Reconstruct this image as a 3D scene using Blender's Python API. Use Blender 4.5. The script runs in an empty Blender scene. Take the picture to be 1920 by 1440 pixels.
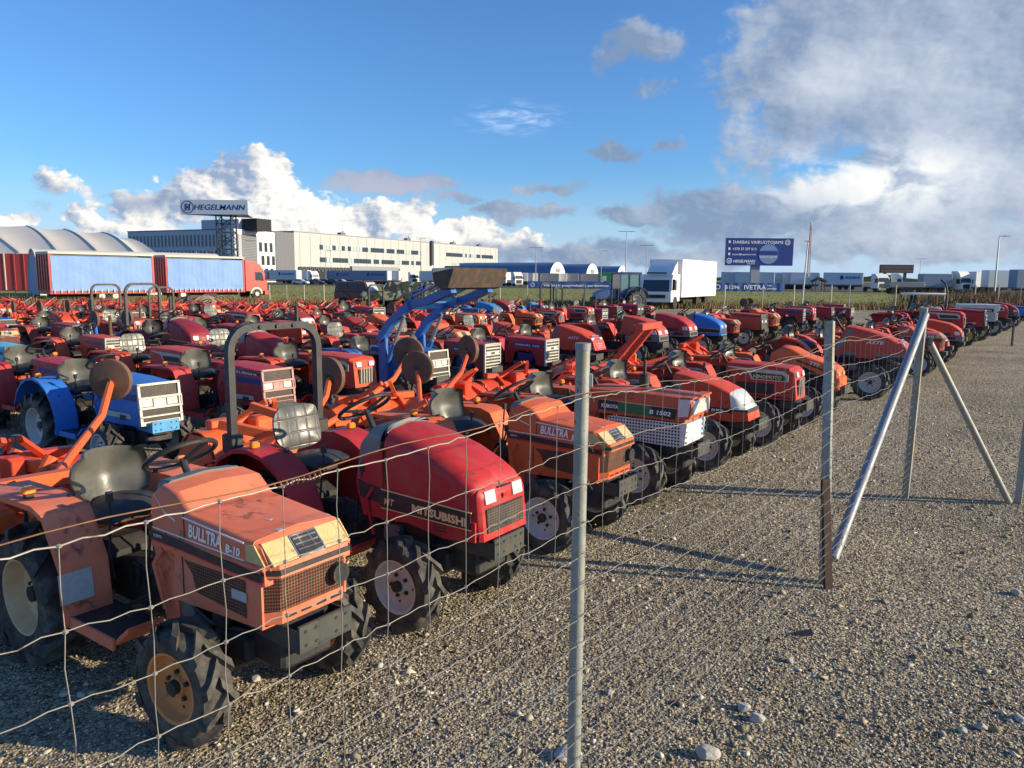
import bpy, bmesh, math, random
import numpy as np
from mathutils import Matrix, Vector
random.seed(7); rnd = random.random
C = bpy.context.scene.collection
sc = bpy.context.scene
R_ = math.radians
# ------------------------------------------------------------ camera
CAM_H, PITCH, ROLL, FPX = 2.15, R_(7.86), R_(0.44), 1442.0
_f = Vector((0, math.cos(PITCH), -math.sin(PITCH))); _r0 = Vector((1, 0, 0)); _u0 = _r0.cross(_f)
_r = _r0*math.cos(ROLL)+_u0*math.sin(ROLL); _u = _u0*math.cos(ROLL)-_r0*math.sin(ROLL)
cd = bpy.data.cameras.new('camera'); cam = bpy.data.objects.new('camera', cd); C.objects.link(cam)
M = Matrix((_r, _u, -_f)).transposed().to_4x4(); M.translation = (0, 0, CAM_H)
cam.matrix_world = M
cd.sensor_width = 36; cd.lens = FPX/1920*36; cd.clip_start = 0.05; cd.clip_end = 6000
sc.camera = cam
def ray(px, py): return _r*((px-960)/FPX)+_u*((720-py)/FPX)+_f
def at(px, py, z=0.0):                # point of the plane at height z seen at a pixel of the photograph
    d = ray(px, py); t = (z-CAM_H)/d.z; return Vector((d.x*t, d.y*t, z))
def far(px, py, Y):                   # point at distance Y ahead
    d = ray(px, py); t = Y/d.y; return Vector((d.x*t, Y, CAM_H+d.z*t))
def proj(p):
    q = Vector(p)-Vector((0, 0, CAM_H)); w = q.dot(_f)
    return 960+FPX*q.dot(_r)/w, 720-FPX*q.dot(_u)/w, w
# ------------------------------------------------------------ light
SUN_AZ, SUN_EL = R_(100), R_(17)      # azimuth clockwise from +Y
sc.view_settings.view_transform = 'Standard'; sc.view_settings.look = 'None'
sc.view_settings.exposure = 0.5; sc.view_settings.gamma = 1
sl = bpy.data.lights.new('sun', 'SUN'); sl.energy = 5.0; sl.angle = R_(0.53); sl.color = (1, .83, .58)
so = bpy.data.objects.new('sun', sl); C.objects.link(so)
sd = Vector((math.sin(SUN_AZ)*math.cos(SUN_EL), math.cos(SUN_AZ)*math.cos(SUN_EL), math.sin(SUN_EL)))
so.rotation_euler = sd.to_track_quat('Z', 'Y').to_euler()
try:
    sc.cycles.use_denoising = True; sc.cycles.max_bounces = 6; sc.cycles.transparent_max_bounces = 12
except Exception: pass
# ------------------------------------------------------------ sky
class NT:                             # small node helper
    def __init__(s, t): s.t = t; s.n = t.nodes; s.l = t.links
    def new(s, k, **kw):
        n = s.n.new(k)
        for a, b in kw.items(): setattr(n, a, b)
        return n
    def put(s, sock, v):
        if isinstance(v, bpy.types.NodeSocket): s.l.new(v, sock)
        elif v is not None: sock.default_value = v
    def math(s, op, a, b=None, c=None, clamp=False):
        n = s.new('ShaderNodeMath', operation=op); n.use_clamp = clamp
        for i, v in enumerate((a, b, c)): s.put(n.inputs[i], v)
        return n.outputs[0]
    def vmath(s, op, a, b=None):
        n = s.new('ShaderNodeVectorMath', operation=op); s.put(n.inputs[0], a); s.put(n.inputs[1], b)
        return n.outputs['Value'] if op in ('LENGTH', 'DOT_PRODUCT', 'DISTANCE') else n.outputs[0]
    def noise(s, vec, scale, detail=4, rough=.5, dist=0, dim='3D'):
        n = s.new('ShaderNodeTexNoise', noise_dimensions=dim); s.put(n.inputs['Vector'], vec)
        n.inputs['Scale'].default_value = scale; n.inputs['Detail'].default_value = detail
        n.inputs['Roughness'].default_value = rough; n.inputs['Distortion'].default_value = dist
        return n.outputs['Fac'], n.outputs['Color']
    def ramp(s, f, a, b, lo=0., hi=1., smooth=True):
        n = s.new('ShaderNodeMapRange'); n.interpolation_type = 'SMOOTHSTEP' if smooth else 'LINEAR'
        s.put(n.inputs[0], f); s.put(n.inputs[1], a); s.put(n.inputs[2], b); s.put(n.inputs[3], lo); s.put(n.inputs[4], hi)
        return n.outputs[0]
    def mix(s, f, a, b, mode='MIX'):
        n = s.new('ShaderNodeMix', data_type='RGBA', blend_type=mode)
        s.put(n.inputs[0], f)
        for i, v in ((6, a), (7, b)):
            if isinstance(v, (tuple, list)) and len(v) == 3: v = (*v, 1)
            s.put(n.inputs[i], v)
        return n.outputs[2]
w = bpy.data.worlds.new('World'); sc.world = w; w.use_nodes = True
t = NT(w.node_tree); t.n.clear()
sky = t.new('ShaderNodeTexSky', sky_type='NISHITA'); sky.sun_disc = False
sky.sun_elevation = SUN_EL; sky.sun_rotation = SUN_AZ; sky.air_density = 1.0; sky.dust_density = .6; sky.ozone_density = 2.0
def ae(px, py):
    d = ray(px, py).normalized(); return math.degrees(math.atan2(d.x, d.y)), math.degrees(math.asin(d.z))
tc = t.new('ShaderNodeTexCoord'); sx = t.new('ShaderNodeSeparateXYZ'); t.l.new(tc.outputs['Generated'], sx.inputs[0])
az = t.math('MULTIPLY', t.math('ARCTAN2', sx.outputs[0], sx.outputs[1]), 57.2958)
el = t.math('MULTIPLY', t.math('ARCSINE', sx.outputs[2]), 57.2958)
cb = t.new('ShaderNodeCombineXYZ'); t.put(cb.inputs[0], az); t.put(cb.inputs[1], el); P0 = cb.outputs[0]
wn = t.noise(P0, .22, 4, .55)[1]
wp = t.vmath('ADD', P0, t.vmath('MULTIPLY', t.vmath('SUBTRACT', wn, (.5, .5, .5)), (6, 4, 0)))
def blob(px, py, rx, ry, wt, src):
    a, e = ae(px, py); k = 1/25.2
    v = t.ramp(t.vmath('LENGTH', t.vmath('MULTIPLY', t.vmath('SUBTRACT', src, (a, e, 0)), (1/(rx*k), 1/(ry*k), 0))), 1.35, 0.)
    return t.math('MULTIPLY', v, wt)
def field(bl, src):
    acc = None
    for b_ in bl:
        v = blob(*b_, src); acc = v if acc is None else t.math('MAXIMUM', acc, v)
    return acc
def spot(px, py, rx, ry): return blob(px, py, rx, ry, 1., P0)
P1 = t.vmath('MULTIPLY', P0, (1, 1.35, 1))
n1 = t.noise(P1, .24, 7, .55, .2)[0]; n2 = t.noise(P1, .9, 6, .6, .3)[0]; n1s = t.noise(t.vmath('ADD', P1, (.9, .5, 0)), .24, 4, .55, .2)[0]; n2s = t.noise(t.vmath('ADD', P1, (.28, .22, 0)), .9, 5, .6, .3)[0]
nn = t.math('ADD', t.math('MULTIPLY', n1, .7), t.math('MULTIPLY', n2, .45))
relief = t.math('ADD', t.math('MULTIPLY', t.math('SUBTRACT', n1, n1s), 3.0), t.math('MULTIPLY', t.math('SUBTRACT', n2, n2s), 1.6))
skyc = t.mix(1.0, sky.outputs[0], (.56, .93, 1.40), "MULTIPLY")
skyc = t.mix(t.ramp(el, 8, 0, 0, .80), skyc, (4.0, 5.3, 7.0))
# sunlit cumulus
A = [(430, 355, 180, 70, .95), (530, 385, 115, 95, 1.1), (300, 390, 130, 60, .9), (500, 300, 70, 40, .8), (130, 360, 60, 34, .6), (690, 425, 90, 48, .85), (770, 415, 90, 50, .95), (870, 440, 120, 42, .9),
     (960, 455, 120, 34, .85), (640, 420, 60, 40, .8), (20, 415, 60, 20, .8), (180, 425, 90, 26, .85), (1080, 470, 160, 26, .7), (960, 225, 90, 30, .10)]
fa = field(A, wp); da = t.math('SUBTRACT', t.math('ADD', fa, t.math('MULTIPLY', t.math('SUBTRACT', nn, .575), 1.5)), .42)
aa = t.ramp(da, -.02, .16)
la = t.math('ADD', .30, relief); la = t.math('ADD', la, t.math('MULTIPLY', spot(575, 370, 110, 120), .75)); la = t.math('ADD', la, t.math('MULTIPLY', spot(840, 430, 240, 50), .45)); la = t.math('ADD', la, t.math('MULTIPLY', spot(400, 310, 190, 40), -.15))
la = t.math('ADD', la, t.math('MULTIPLY', spot(1640, 330, 170, 60), .6)); la = t.math('ADD', la, t.math('MULTIPLY', spot(100, 425, 240, 30), .5), clamp=True)
c0 = t.mix(t.math('MULTIPLY', aa, .97), skyc, t.mix(la, (2.3, 3.0, 4.3), (9.2, 8.5, 7.4)))
# thin white wisp
wz = t.math('MULTIPLY', spot(965, 222, 95, 30), t.ramp(t.noise(t.vmath('MULTIPLY', P0, (.5, 2.2, 1)), .9, 5, .6, .6)[0], .42, .75)); c0 = t.mix(t.math('MULTIPLY', wz, .55), c0, (6.5, 7.5, 9.0))
# grey overcast masses
B = [(1700, 90, 360, 210, 1.25), (1480, 180, 170, 130, .9), (1900, 240, 300, 240, 1.2), (1640, 380, 300, 100, 1.1), (1330, 395, 200, 50, 1.0), (1420, 300, 120, 110, .72), (1480, 420, 360, 60, 1.05), (1190, 405, 130, 26, .95), (960, 402, 120, 26, 1.), (1040, 400, 70, 24, .9),
     (730, 352, 170, 30, .95), (850, 378, 110, 18, .8), (1200, 72, 110, 50, .82), (1160, 100, 70, 34, .7), (1220, 170, 46, 30, .68), (1150, 278, 80, 26, .8), (1250, 274, 44, 22, .8), (1015, 352, 90, 18, .85), (1800, 460, 500, 50, 1.0),
     (1150, 478, 520, 44, .92), (700, 480, 500, 34, .75), (2500, 250, 500, 330, 1.2), (60, 395, 60, 18, .5), (120, 372, 50, 26, .5), (280, 372, 120, 40, .62), (430, 300, 100, 28, .55), (-400, 380, 300, 70, .8)]
fb = field(B, wp); db = t.math('SUBTRACT', t.math('ADD', fb, t.math('MULTIPLY', t.math('SUBTRACT', nn, .575), 1.3)), .40)
ab = t.ramp(db, -.05, .34)
lb_ = t.math('ADD', .04, t.math('MULTIPLY', relief, .13)); lb_ = t.math('ADD', lb_, t.math('MULTIPLY', t.ramp(t.noise(P1, .13, 5, .5, .6)[0], .38, .68), .17))
lb_ = t.math('ADD', lb_, t.math('MULTIPLY', spot(1880, 120, 260, 260), .10)); lb_ = t.math('ADD', lb_, t.math('MULTIPLY', t.math('MULTIPLY', spot(1630, 335, 190, 70), t.ramp(t.noise(P1, .3, 6, .55, .5)[0], .36, .60)), .80)); lb_ = t.math('ADD', lb_, t.math('MULTIPLY', spot(1880, 340, 160, 60), .14))
lb_ = t.math('ADD', lb_, t.math('MULTIPLY', spot(1560, 150, 90, 60), .18)); lb_ = t.math('ADD', lb_, t.math('MULTIPLY', spot(1250, 430, 240, 40), -.10)); lb_ = t.math('ADD', lb_, t.math('MULTIPLY', spot(1200, 140, 160, 200), -.12)); lb_ = t.math('ADD', lb_, t.math('MULTIPLY', spot(1750, 450, 300, 40), .14), clamp=True)
gcol = t.mix(t.ramp(lb_, 0, .38, smooth=False), (1.7, 2.35, 3.5), (4.6, 5.0, 5.7)); gcol = t.mix(t.ramp(lb_, .38, 1., smooth=False), gcol, (8.6, 8.3, 7.6))
gcol = t.mix(spot(730, 355, 150, 40), gcol, (3.6, 3.7, 4.6))
fin = t.mix(t.math('MULTIPLY', ab, .93), c0, gcol)
bg = t.new('ShaderNodeBackground'); t.put(bg.inputs[0], fin); bg.inputs[1].default_value = 0.10
wo = t.new('ShaderNodeOutputWorld'); t.l.new(bg.outputs[0], wo.inputs[0])
w.cycles.sampling_method = 'MANUAL'; w.cycles.sample_map_resolution = 256
# ------------------------------------------------------------ materials
MATS = {}
def mat(name, col=(.5, .5, .5), rough=.6, metal=0., var=.15, scale=6., bump=.0, bscale=60., usecol=False, dirt=0., dirtcol=(.16, .12, .08),
        rust=0., coat=0., spec=None, fade=0.):
    if name in MATS: return MATS[name]
    m = bpy.data.materials.new(name); m.use_nodes = True; t = NT(m.node_tree); b = t.n['Principled BSDF']
    tc = t.new('ShaderNodeTexCoord'); oi = t.new('ShaderNodeObjectInfo')
    off = t.vmath('ADD', tc.outputs['Object'], t.vmath('MULTIPLY', (7., 3., 5.), oi.outputs['Random']) if False else (0, 0, 0))
    cb = t.new('ShaderNodeCombineXYZ'); t.l.new(oi.outputs['Random'], cb.inputs[0])
    off = t.vmath('ADD', tc.outputs['Object'], t.vmath('MULTIPLY', cb.outputs[0], (31, 0, 0)))
    base = oi.outputs['Color'] if usecol else None
    if base is None:
        rgb = t.new('ShaderNodeRGB'); rgb.outputs[0].default_value = (*col, 1); base = rgb.outputs[0]
    n = t.noise(off, scale, 5, .6)[0]
    c = t.mix(1., base, t.mix(n, (1-var,)*3, (1+var,)*3), 'MULTIPLY')
    if fade:
        f = t.ramp(t.noise(off, 3.1, 4, .6)[0], .42, .72)
        c = t.mix(t.math('MULTIPLY', f, fade), c, t.mix(.5, base, (.75, .42, .36)))
    if rust:
        f = t.math('MULTIPLY', t.ramp(t.noise(off, 14, 8, .68, .4)[0], .64-rust*.12, .68), t.ramp(t.noise(off, 3.2, 3, .5)[0], .50, .60))
        c = t.mix(f, c, (.10, .042, .018))
    if dirt:
        f = t.ramp(t.noise(off, 9, 7, .62)[0], .40, .74)
        c = t.mix(t.math('MULTIPLY', f, dirt), c, dirtcol)
    t.put(b.inputs['Base Color'], c)
    t.put(b.inputs['Roughness'], t.ramp(t.noise(off, 11, 4, .6)[0], .3, .7, max(.03, rough-.1), min(1, rough+.14)))
    b.inputs['Metallic'].default_value = metal
    if coat: b.inputs['Coat Weight'].default_value = coat; b.inputs['Coat Roughness'].default_value = .15
    if spec is not None: b.inputs['Specular IOR Level'].default_value = spec
    if bump:
        bp = t.new('ShaderNodeBump'); bp.inputs['Strength'].default_value = bump; bp.inputs['Distance'].default_value = .01
        t.put(bp.inputs['Height'], t.noise(tc.outputs['Object'], bscale, 4, .6)[0]); t.l.new(bp.outputs[0], b.inputs['Normal'])
    MATS[name] = m; return m
def perf(name, a, bcol, scale, ratio=.33, metal=0.):            # perforated sheet or woven mesh
    m = bpy.data.materials.new(name); m.use_nodes = True; t = NT(m.node_tree); b = t.n['Principled BSDF']
    tc = t.new('ShaderNodeTexCoord'); v = t.new('ShaderNodeTexVoronoi'); v.inputs['Scale'].default_value = scale
    v.inputs['Randomness'].default_value = 0.
    v.voronoi_dimensions = '2D'; sp = t.new('ShaderNodeSeparateXYZ'); t.l.new(tc.outputs['Object'], sp.inputs[0]); cb = t.new('ShaderNodeCombineXYZ')
    t.put(cb.inputs[0], t.math('ADD', sp.outputs[0], sp.outputs[1])); t.put(cb.inputs[1], sp.outputs[2]); t.put(v.inputs['Vector'], cb.outputs[0])
    f = t.ramp(v.outputs['Distance'], ratio, ratio+.14)
    n = t.ramp(t.noise(tc.outputs['Object'], 7, 5, .6)[0], .35, .7)
    t.put(b.inputs['Base Color'], t.mix(f, (.008, .007, .006), t.mix(n, a, bcol))); b.inputs['Roughness'].default_value = .65
    b.inputs['Metallic'].default_value = metal
    MATS[name] = m; return m
paint = mat('tractor_paint', rough=.5, var=.14, usecol=True, dirt=.22, dirtcol=(.22, .15, .10), rust=.6, fade=.06, spec=.35)
paint_old = mat('faded_paint', rough=.55, var=.18, usecol=True, dirt=.25, dirtcol=(.26, .14, .085), rust=1.3, fade=.32)
panel = mat('painted_panel', rough=.45, var=.08, usecol=True, dirt=.12)
rubber = mat('tyre_rubber', (.034, .033, .031), .75, var=.3, dirt=.62, dirtcol=(.21, .18, .14), bump=.3, bscale=40)
rimm = mat('wheel_rim', rough=.5, var=.12, usecol=True, dirt=.22, dirtcol=(.22, .10, .04), rust=.4)
black = mat('black_plastic', (.022, .022, .024), .5, dirt=.25, dirtcol=(.10, .09, .075))
greyp = mat('grey_plastic', (.16, .16, .15), .5, dirt=.2)
brkm = mat('bracket_paint', rough=.6, usecol=True, var=.3, dirt=.5, dirtcol=(.13, .09, .055), rust=.7)
iron = mat('dark_iron', (.035, .04, .04), .55, .3, dirt=.5, dirtcol=(.11, .075, .045), bump=.3)
engine = mat('engine_metal', (.03, .032, .034), .6, .2, dirt=.5, dirtcol=(.10, .075, .055), scale=12)
seatm = mat('seat_vinyl', (.095, .095, .082), .36, var=.12, dirt=.2, dirtcol=(.2, .18, .14), bump=.12, bscale=25)
seatq = mat('quilted_seat_vinyl', (.085, .085, .08), .38, var=.1, dirt=.15)
seatd = mat('seat_vinyl_dark', (.030, .031, .032), .42, var=.12, dirt=.2, bump=.15, bscale=25)
glass = mat('lamp_glass', (.62, .62, .58), .12, var=.2, scale=20, coat=.6)
yglass = mat('yellowed_lamp_glass', (.62, .47, .20), .18, var=.2, scale=20, coat=.5, bump=.4, bscale=90)
amber = mat('amber_lens', (.85, .24, .02), .2, var=.1, coat=.5)
chrome = mat('bright_trim', (.62, .63, .62), .25, .9)
grlm = mat('grille_frame', rough=.45, usecol=True, var=.1, dirt=.35, rust=.2)
cream = mat('cream_grille', (.55, .53, .44), .45, dirt=.3)
white = mat('white_letters', (.88, .88, .86), .45, var=.05)
gold = mat('gold_letters', (.85, .56, .25), .45, var=.1)
redl = mat('red_letters', (.6, .03, .03), .45)
greenl = mat('green_letters', (.02, .16, .07), .45)
rusty = mat('rusty_steel', (.13, .062, .032), .8, .1, var=.4, scale=9, bump=.5, dirt=.5, dirtcol=(.24, .12, .05))
discm = mat('disc_rubber', (.13, .075, .05), .8, var=.3, scale=5, dirt=.6, dirtcol=(.20, .11, .06), bump=.2)
blade = mat('worn_steel', (.075, .068, .055), .6, .3, var=.35, scale=7, rust=.8, dirt=.4, dirtcol=(.28, .12, .05))
meshp = perf('perforated_panel', (.16, .05, .022), (.26, .10, .05), 62, .34)
meshw = perf('white_louvre_panel', (.62, .61, .55), (.72, .70, .62), 32, .26)
meshb = perf('black_mesh', (.05, .045, .04), (.13, .09, .06), 60, .3)
paper = mat('paper_sticker', (.42, .42, .40), .6, var=.3, scale=40)
# ------------------------------------------------------------ mesh helper
FC = {}
def glyphs(body, bold=.0, shear=0.):
    k = (body, bold, shear)
    if k not in FC:
        cu = bpy.data.curves.new('t', 'FONT'); cu.body = body; cu.size = 1; cu.offset = bold; cu.shear = shear; cu.resolution_u = 2
        ob = bpy.data.objects.new('t', cu); C.objects.link(ob)
        dg = bpy.context.evaluated_depsgraph_get(); me = bpy.data.meshes.new_from_object(ob.evaluated_get(dg))
        v = [tuple(x.co) for x in me.vertices]; f = [tuple(p.vertices) for p in me.polygons]
        bpy.data.objects.remove(ob); bpy.data.meshes.remove(me)
        FC[k] = (v, f)
    return FC[k]
class MB:
    def __init__(s, *mats): s.v = []; s.f = []; s.m = []; s.mats = list(mats); s.T = None
    def mi(s, m):
        if m is None: return 0
        if m not in s.mats: s.mats.append(m)
        return s.mats.index(m)
    def add(s, vs, fs, m=None):
        o = len(s.v); T = s.T
        s.v += [tuple(T @ Vector(p)) for p in vs] if T is not None else [tuple(p) for p in vs]
        s.f += [tuple(i+o for i in f) for f in fs]; s.m += [s.mi(m)]*len(fs); return s
    def box(s, c, d, m=None, b=0., M=None):
        hx, hy, hz = d[0]/2, d[1]/2, d[2]/2
        if b <= 0:
            vs = [(x, y, z) for x in (-hx, hx) for y in (-hy, hy) for z in (-hz, hz)]
            fs = [(0, 1, 3, 2), (4, 6, 7, 5), (0, 4, 5, 1), (2, 3, 7, 6), (0, 2, 6, 4), (1, 5, 7, 3)]
        else:
            b = min(b, hx*.9, hy*.9, hz*.9)
            lp = []
            for z, k in ((-hz, b), (-hz+b, 0), (hz-b, 0), (hz, b)):
                x, y = hx-k, hy-k; c_ = b*.6 if k == 0 else b*.4
                lp.append([(-x+c_, -y, z), (x-c_, -y, z), (x, -y+c_, z), (x, y-c_, z), (x-c_, y, z), (-x+c_, y, z), (-x, y-c_, z), (-x, -y+c_, z)])
            vs = [p for l in lp for p in l]; fs = [tuple(range(7, -1, -1)), tuple(range(24, 32))]
            for i in range(3):
                for j in range(8): k = (j+1) % 8; fs.append((i*8+j, i*8+k, i*8+8+k, i*8+8+j))
        if M is not None: vs = [tuple(M @ Vector(p)) for p in vs]
        vs = [(p[0]+c[0], p[1]+c[1], p[2]+c[2]) for p in vs]
        return s.add(vs, fs, m)
    def loft(s, loops, m=None, cap=True, closed=True):
        n = len(loops[0]); vs = [p for l in loops for p in l]; fs = []
        for i in range(len(loops)-1):
            for j in range(n if closed else n-1):
                k = (j+1) % n; fs.append((i*n+j, i*n+k, i*n+n+k, i*n+n+j))
        if cap: fs += [tuple(range(n-1, -1, -1)), tuple(range(len(vs)-n, len(vs)))]
        return s.add(vs, fs, m)
    def poly(s, pts, y0, y1, m=None):      # (x,z) outline extruded along y
        n = len(pts); vs = [(x, y0, z) for x, z in pts]+[(x, y1, z) for x, z in pts]
        fs = [tuple(range(n)), tuple(range(2*n-1, n-1, -1))]+[(i, i+n, (i+1) % n+n, (i+1) % n) for i in range(n)]
        return s.add(vs, fs, m)
    def sides(s, pts, w, m=None, th=.004):
        s.poly(pts, -w-th, -w+.001, m); return s.poly(pts, w-.001, w+th, m)
    def cyl(s, a, b, r, m=None, seg=12, r2=None, cap=True):
        a, b = Vector(a), Vector(b); d = (b-a).normalized(); x = d.orthogonal().normalized(); y = d.cross(x); r2 = r if r2 is None else r2
        L = [[tuple(p+x*(rr*math.cos(6.28318*i/seg))+y*(rr*math.sin(6.28318*i/seg))) for i in range(seg)] for p, rr in ((a, r), (b, r2))]
        return s.loft(L, m, cap)
    def tube(s, pts, r, m=None, seg=8, sq=None):
        P = [Vector(p) for p in pts]; L = []; up = None
        for i, p in enumerate(P):
            d = (P[min(i+1, len(P)-1)]-P[max(i-1, 0)]).normalized()
            if up is None:
                up = d.orthogonal().normalized() if sq is None else (Vector(sq)-d*d.dot(Vector(sq))).normalized()
            else: up = (up-d*d.dot(up)).normalized()
            q = d.cross(up)
            if sq is None: L.append([tuple(p+up*(r*math.cos(6.28318*j/seg))+q*(r*math.sin(6.28318*j/seg))) for j in range(seg)])
            else: L.append([tuple(p+up*a*r+q*b*r) for a, b in ((1, 1), (-1, 1), (-1, -1), (1, -1))])
        return s.loft(L, m)
    def lathe(s, prof, m=None, seg=24, c=(0, 0, 0), ax='y', closed=False):
        L = []
        for i in range(seg):
            a = 6.28318530718*i/seg; ca, sa = math.cos(a), math.sin(a)
            if ax == 'y': L.append([(c[0]+r*ca, c[1]+h, c[2]+r*sa) for r, h in prof])
            else: L.append([(c[0]+r*ca, c[1]+r*sa, c[2]+h) for r, h in prof])
        return s.loft(L+[L[0]], m, False, closed)
    def text(s, body, size, M, m=None, bold=.012, shear=0., width=None, align='l'):
        v, f = glyphs(body, bold, shear); xs = [p[0] for p in v]; x0, x1 = min(xs), max(xs)
        kx = size if width is None else width/(x1-x0)
        ox = {'l': x0, 'c': (x0+x1)/2, 'r': x1}[align]
        return s.add([tuple(M @ Vector(((p[0]-ox)*kx, p[1]*size, 0))) for p in v], f, m)
    def side_text(s, body, size, x, z, w, m=None, bold=.012, shear=0., width=None, far_side=True, slope=0.):
        A = Matrix(((1, 0, 0, x), (0, 0, -1, -w), (slope, 1, 0, z), (0, 0, 0, 1)))
        s.text(body, size, A, m, bold, shear, width)
        return s
    def mesh(s, name, smooth=35):
        me = bpy.data.meshes.new(name); me.from_pydata(s.v, [], s.f); 
        for x in s.mats: me.materials.append(x)
        if len(s.mats) > 1: me.polygons.foreach_set('material_index', s.m)
        me.update()
        if smooth:
            me.polygons.foreach_set('use_smooth', [True]*len(s.f)); me.set_sharp_from_angle(angle=R_(smooth))
        return me
    def build(s, name, parent=None, loc=(0, 0, 0), rz=0, col=None, smooth=35):
        return link(name, s.mesh(name, smooth), parent, loc, rz, col)
def link(name, me, parent=None, loc=(0, 0, 0), rz=0, col=None):
    o = bpy.data.objects.new(name, me); C.objects.link(o); o.location = loc; o.rotation_euler = (0, 0, rz)
    if parent is not None: o.parent = parent
    if col: o.color = (*col, 1)
    return o
def tag(o, label, cat=None, group=None, kind=None):
    if label: o['label'] = label
    if cat: o['category'] = cat
    if group: o['group'] = group
    if kind: o['kind'] = kind
    return o
def thing(name, label, cat, loc=(0, 0, 0), rz=0, group=None):
    o = bpy.data.objects.new(name, None); C.objects.link(o); o.location = loc; o.rotation_euler = (0, 0, rz); o.empty_display_size = .2
    return tag(o, label, cat, group)

_t = NT(seatq.node_tree); _b = _t.n['Principled BSDF']; _tc = _t.new('ShaderNodeTexCoord'); _x = _t.new('ShaderNodeSeparateXYZ'); _t.l.new(_tc.outputs['Object'], _x.inputs[0])
_gy = _t.math('ABSOLUTE', _t.math('SINE', _t.math('MULTIPLY', _x.outputs[1], 3.14159/.085))); _gz = _t.math('ABSOLUTE', _t.math('SINE', _t.math('MULTIPLY', _x.outputs[2], 3.14159/.10)))
_bp = _t.new('ShaderNodeBump'); _bp.inputs['Strength'].default_value = .6; _bp.inputs['Distance'].default_value = .006
_t.put(_bp.inputs['Height'], _t.math('MINIMUM', _t.ramp(_gy, 0, .35), _t.ramp(_gz, 0, .35))); _t.l.new(_bp.outputs[0], _b.inputs['Normal'])
# ------------------------------------------------------------ ground
def sheet(name, pts, z, m, kind='structure'):
    mb = MB(m); mb.add([(x, y, z) for x, y in pts], [tuple(range(len(pts)))]); o = mb.build(name, smooth=0); o['kind'] = kind; return o
def ground_mat(name, kind):
    m = bpy.data.materials.new(name); m.use_nodes = True; t = NT(m.node_tree); b = t.n['Principled BSDF']; b.inputs['Specular IOR Level'].default_value = .2
    tc = t.new('ShaderNodeTexCoord'); P = tc.outputs['Object']; b.inputs['Roughness'].default_value = .95
    bp = t.new('ShaderNodeBump'); t.l.new(bp.outputs[0], b.inputs['Normal'])
    if kind == 'gravel':
        v = t.new('ShaderNodeTexVoronoi'); v.inputs['Scale'].default_value = 55; t.put(v.inputs['Vector'], P)
        v2 = t.new('ShaderNodeTexVoronoi'); v2.inputs['Scale'].default_value = 17; t.put(v2.inputs['Vector'], P)
        sp = t.new('ShaderNodeSeparateColor'); t.l.new(v.outputs['Color'], sp.inputs[0])
        c = t.mix(sp.outputs[0], (.17, .13, .082), (.49, .415, .285))
        c = t.mix(t.ramp(sp.outputs[1], .80, 1.), c, (.56, .50, .38))
        c = t.mix(t.ramp(sp.outputs[2], .7, 1.), c, (.09, .085, .08))
        big = t.ramp(t.noise(P, .5, 6, .65)[0], .32, .68)
        c = t.mix(1., c, t.mix(big, (.78, .78, .76), (1.22, 1.20, 1.15)), 'MULTIPLY')
        pat = t.ramp(t.noise(t.vmath('MULTIPLY', P, (.4, 1.6, 1)), 1.3, 7, .7)[0], .54, .66)
        c = t.mix(t.math('MULTIPLY', pat, .35), c, (.40, .35, .27))
        rot = t.new('ShaderNodeMapping'); rot.inputs['Rotation'].default_value = (0, 0, R_(-53)); t.put(rot.inputs['Vector'], P)
        trk = t.ramp(t.noise(t.vmath('MULTIPLY', rot.outputs[0], (.12, 1.5, 1)), .9, 4, .55, .3)[0], .50, .62); c = t.mix(t.math('MULTIPLY', trk, .45), c, (.38, .325, .24))
        t.put(b.inputs['Base Color'], c)
        h = t.math('ADD', t.math('MULTIPLY', t.math('SUBTRACT', .6, v.outputs['Distance']), .9), t.math('MULTIPLY', t.noise(P, 5, 6, .7)[0], 3.2))
        h = t.math('ADD', h, t.math('MULTIPLY', t.math('SUBTRACT', .5, v2.outputs['Distance']), 1.1))
        t.put(bp.inputs['Height'], h); bp.inputs['Strength'].default_value = 1.; bp.inputs['Distance'].default_value = .015
    elif kind == 'grass':
        n = t.noise(t.vmath('MULTIPLY', P, (.35, 1.4, 1)), .22, 8, .68)[0]; n2 = t.noise(P, 2.5, 7, .75)[0]; n3 = t.noise(t.vmath('MULTIPLY', P, (.3, 1, 1)), .05, 4, .5)[0]
        c = t.mix(t.ramp(n, .38, .62), (.17, .20, .05), (.30, .29, .09))
        c = t.mix(t.ramp(n3, .5, .7), c, (.31, .25, .12))
        c = t.mix(t.math('MULTIPLY', t.ramp(n2, .5, .75), .5), c, (.12, .13, .04))
        t.put(b.inputs['Base Color'], c); t.put(bp.inputs['Height'], n2); bp.inputs['Strength'].default_value = 1.; bp.inputs['Distance'].default_value = .12
    else:
        n = t.noise(P, 1.2, 7, .7)[0]; t.put(b.inputs['Base Color'], t.mix(n, (.06, .06, .058), (.13, .125, .12)))
        t.put(bp.inputs['Height'], n); bp.inputs['Strength'].default_value = .3
    return m
gm, grm, asm = ground_mat('gravel', 'gravel'), ground_mat('field_grass', 'grass'), ground_mat('asphalt', 'asphalt')
sheet('ground', [(-4000, -60), (4000, -60), (4000, 5000), (-4000, 5000)], -.08, grm)
def wavy(x0, x1, y, n, a): return [(x0+(x1-x0)*i/n, y+a*(rnd()-.5)) for i in range(n+1)]
sheet('gravel_yard', [(-90, -20), (60, -20), (60, 20)]+[(52, 28), (40, 38), (35, 46)]+wavy(32, -90, 57, 60, 2.2), 0., gm)
sheet('parking_lot', [(-400, 800), (-400, 205), (-60, 196), (10, 168), (60, 150), (500, 140), (500, 800)], -.04, asm)
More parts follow.
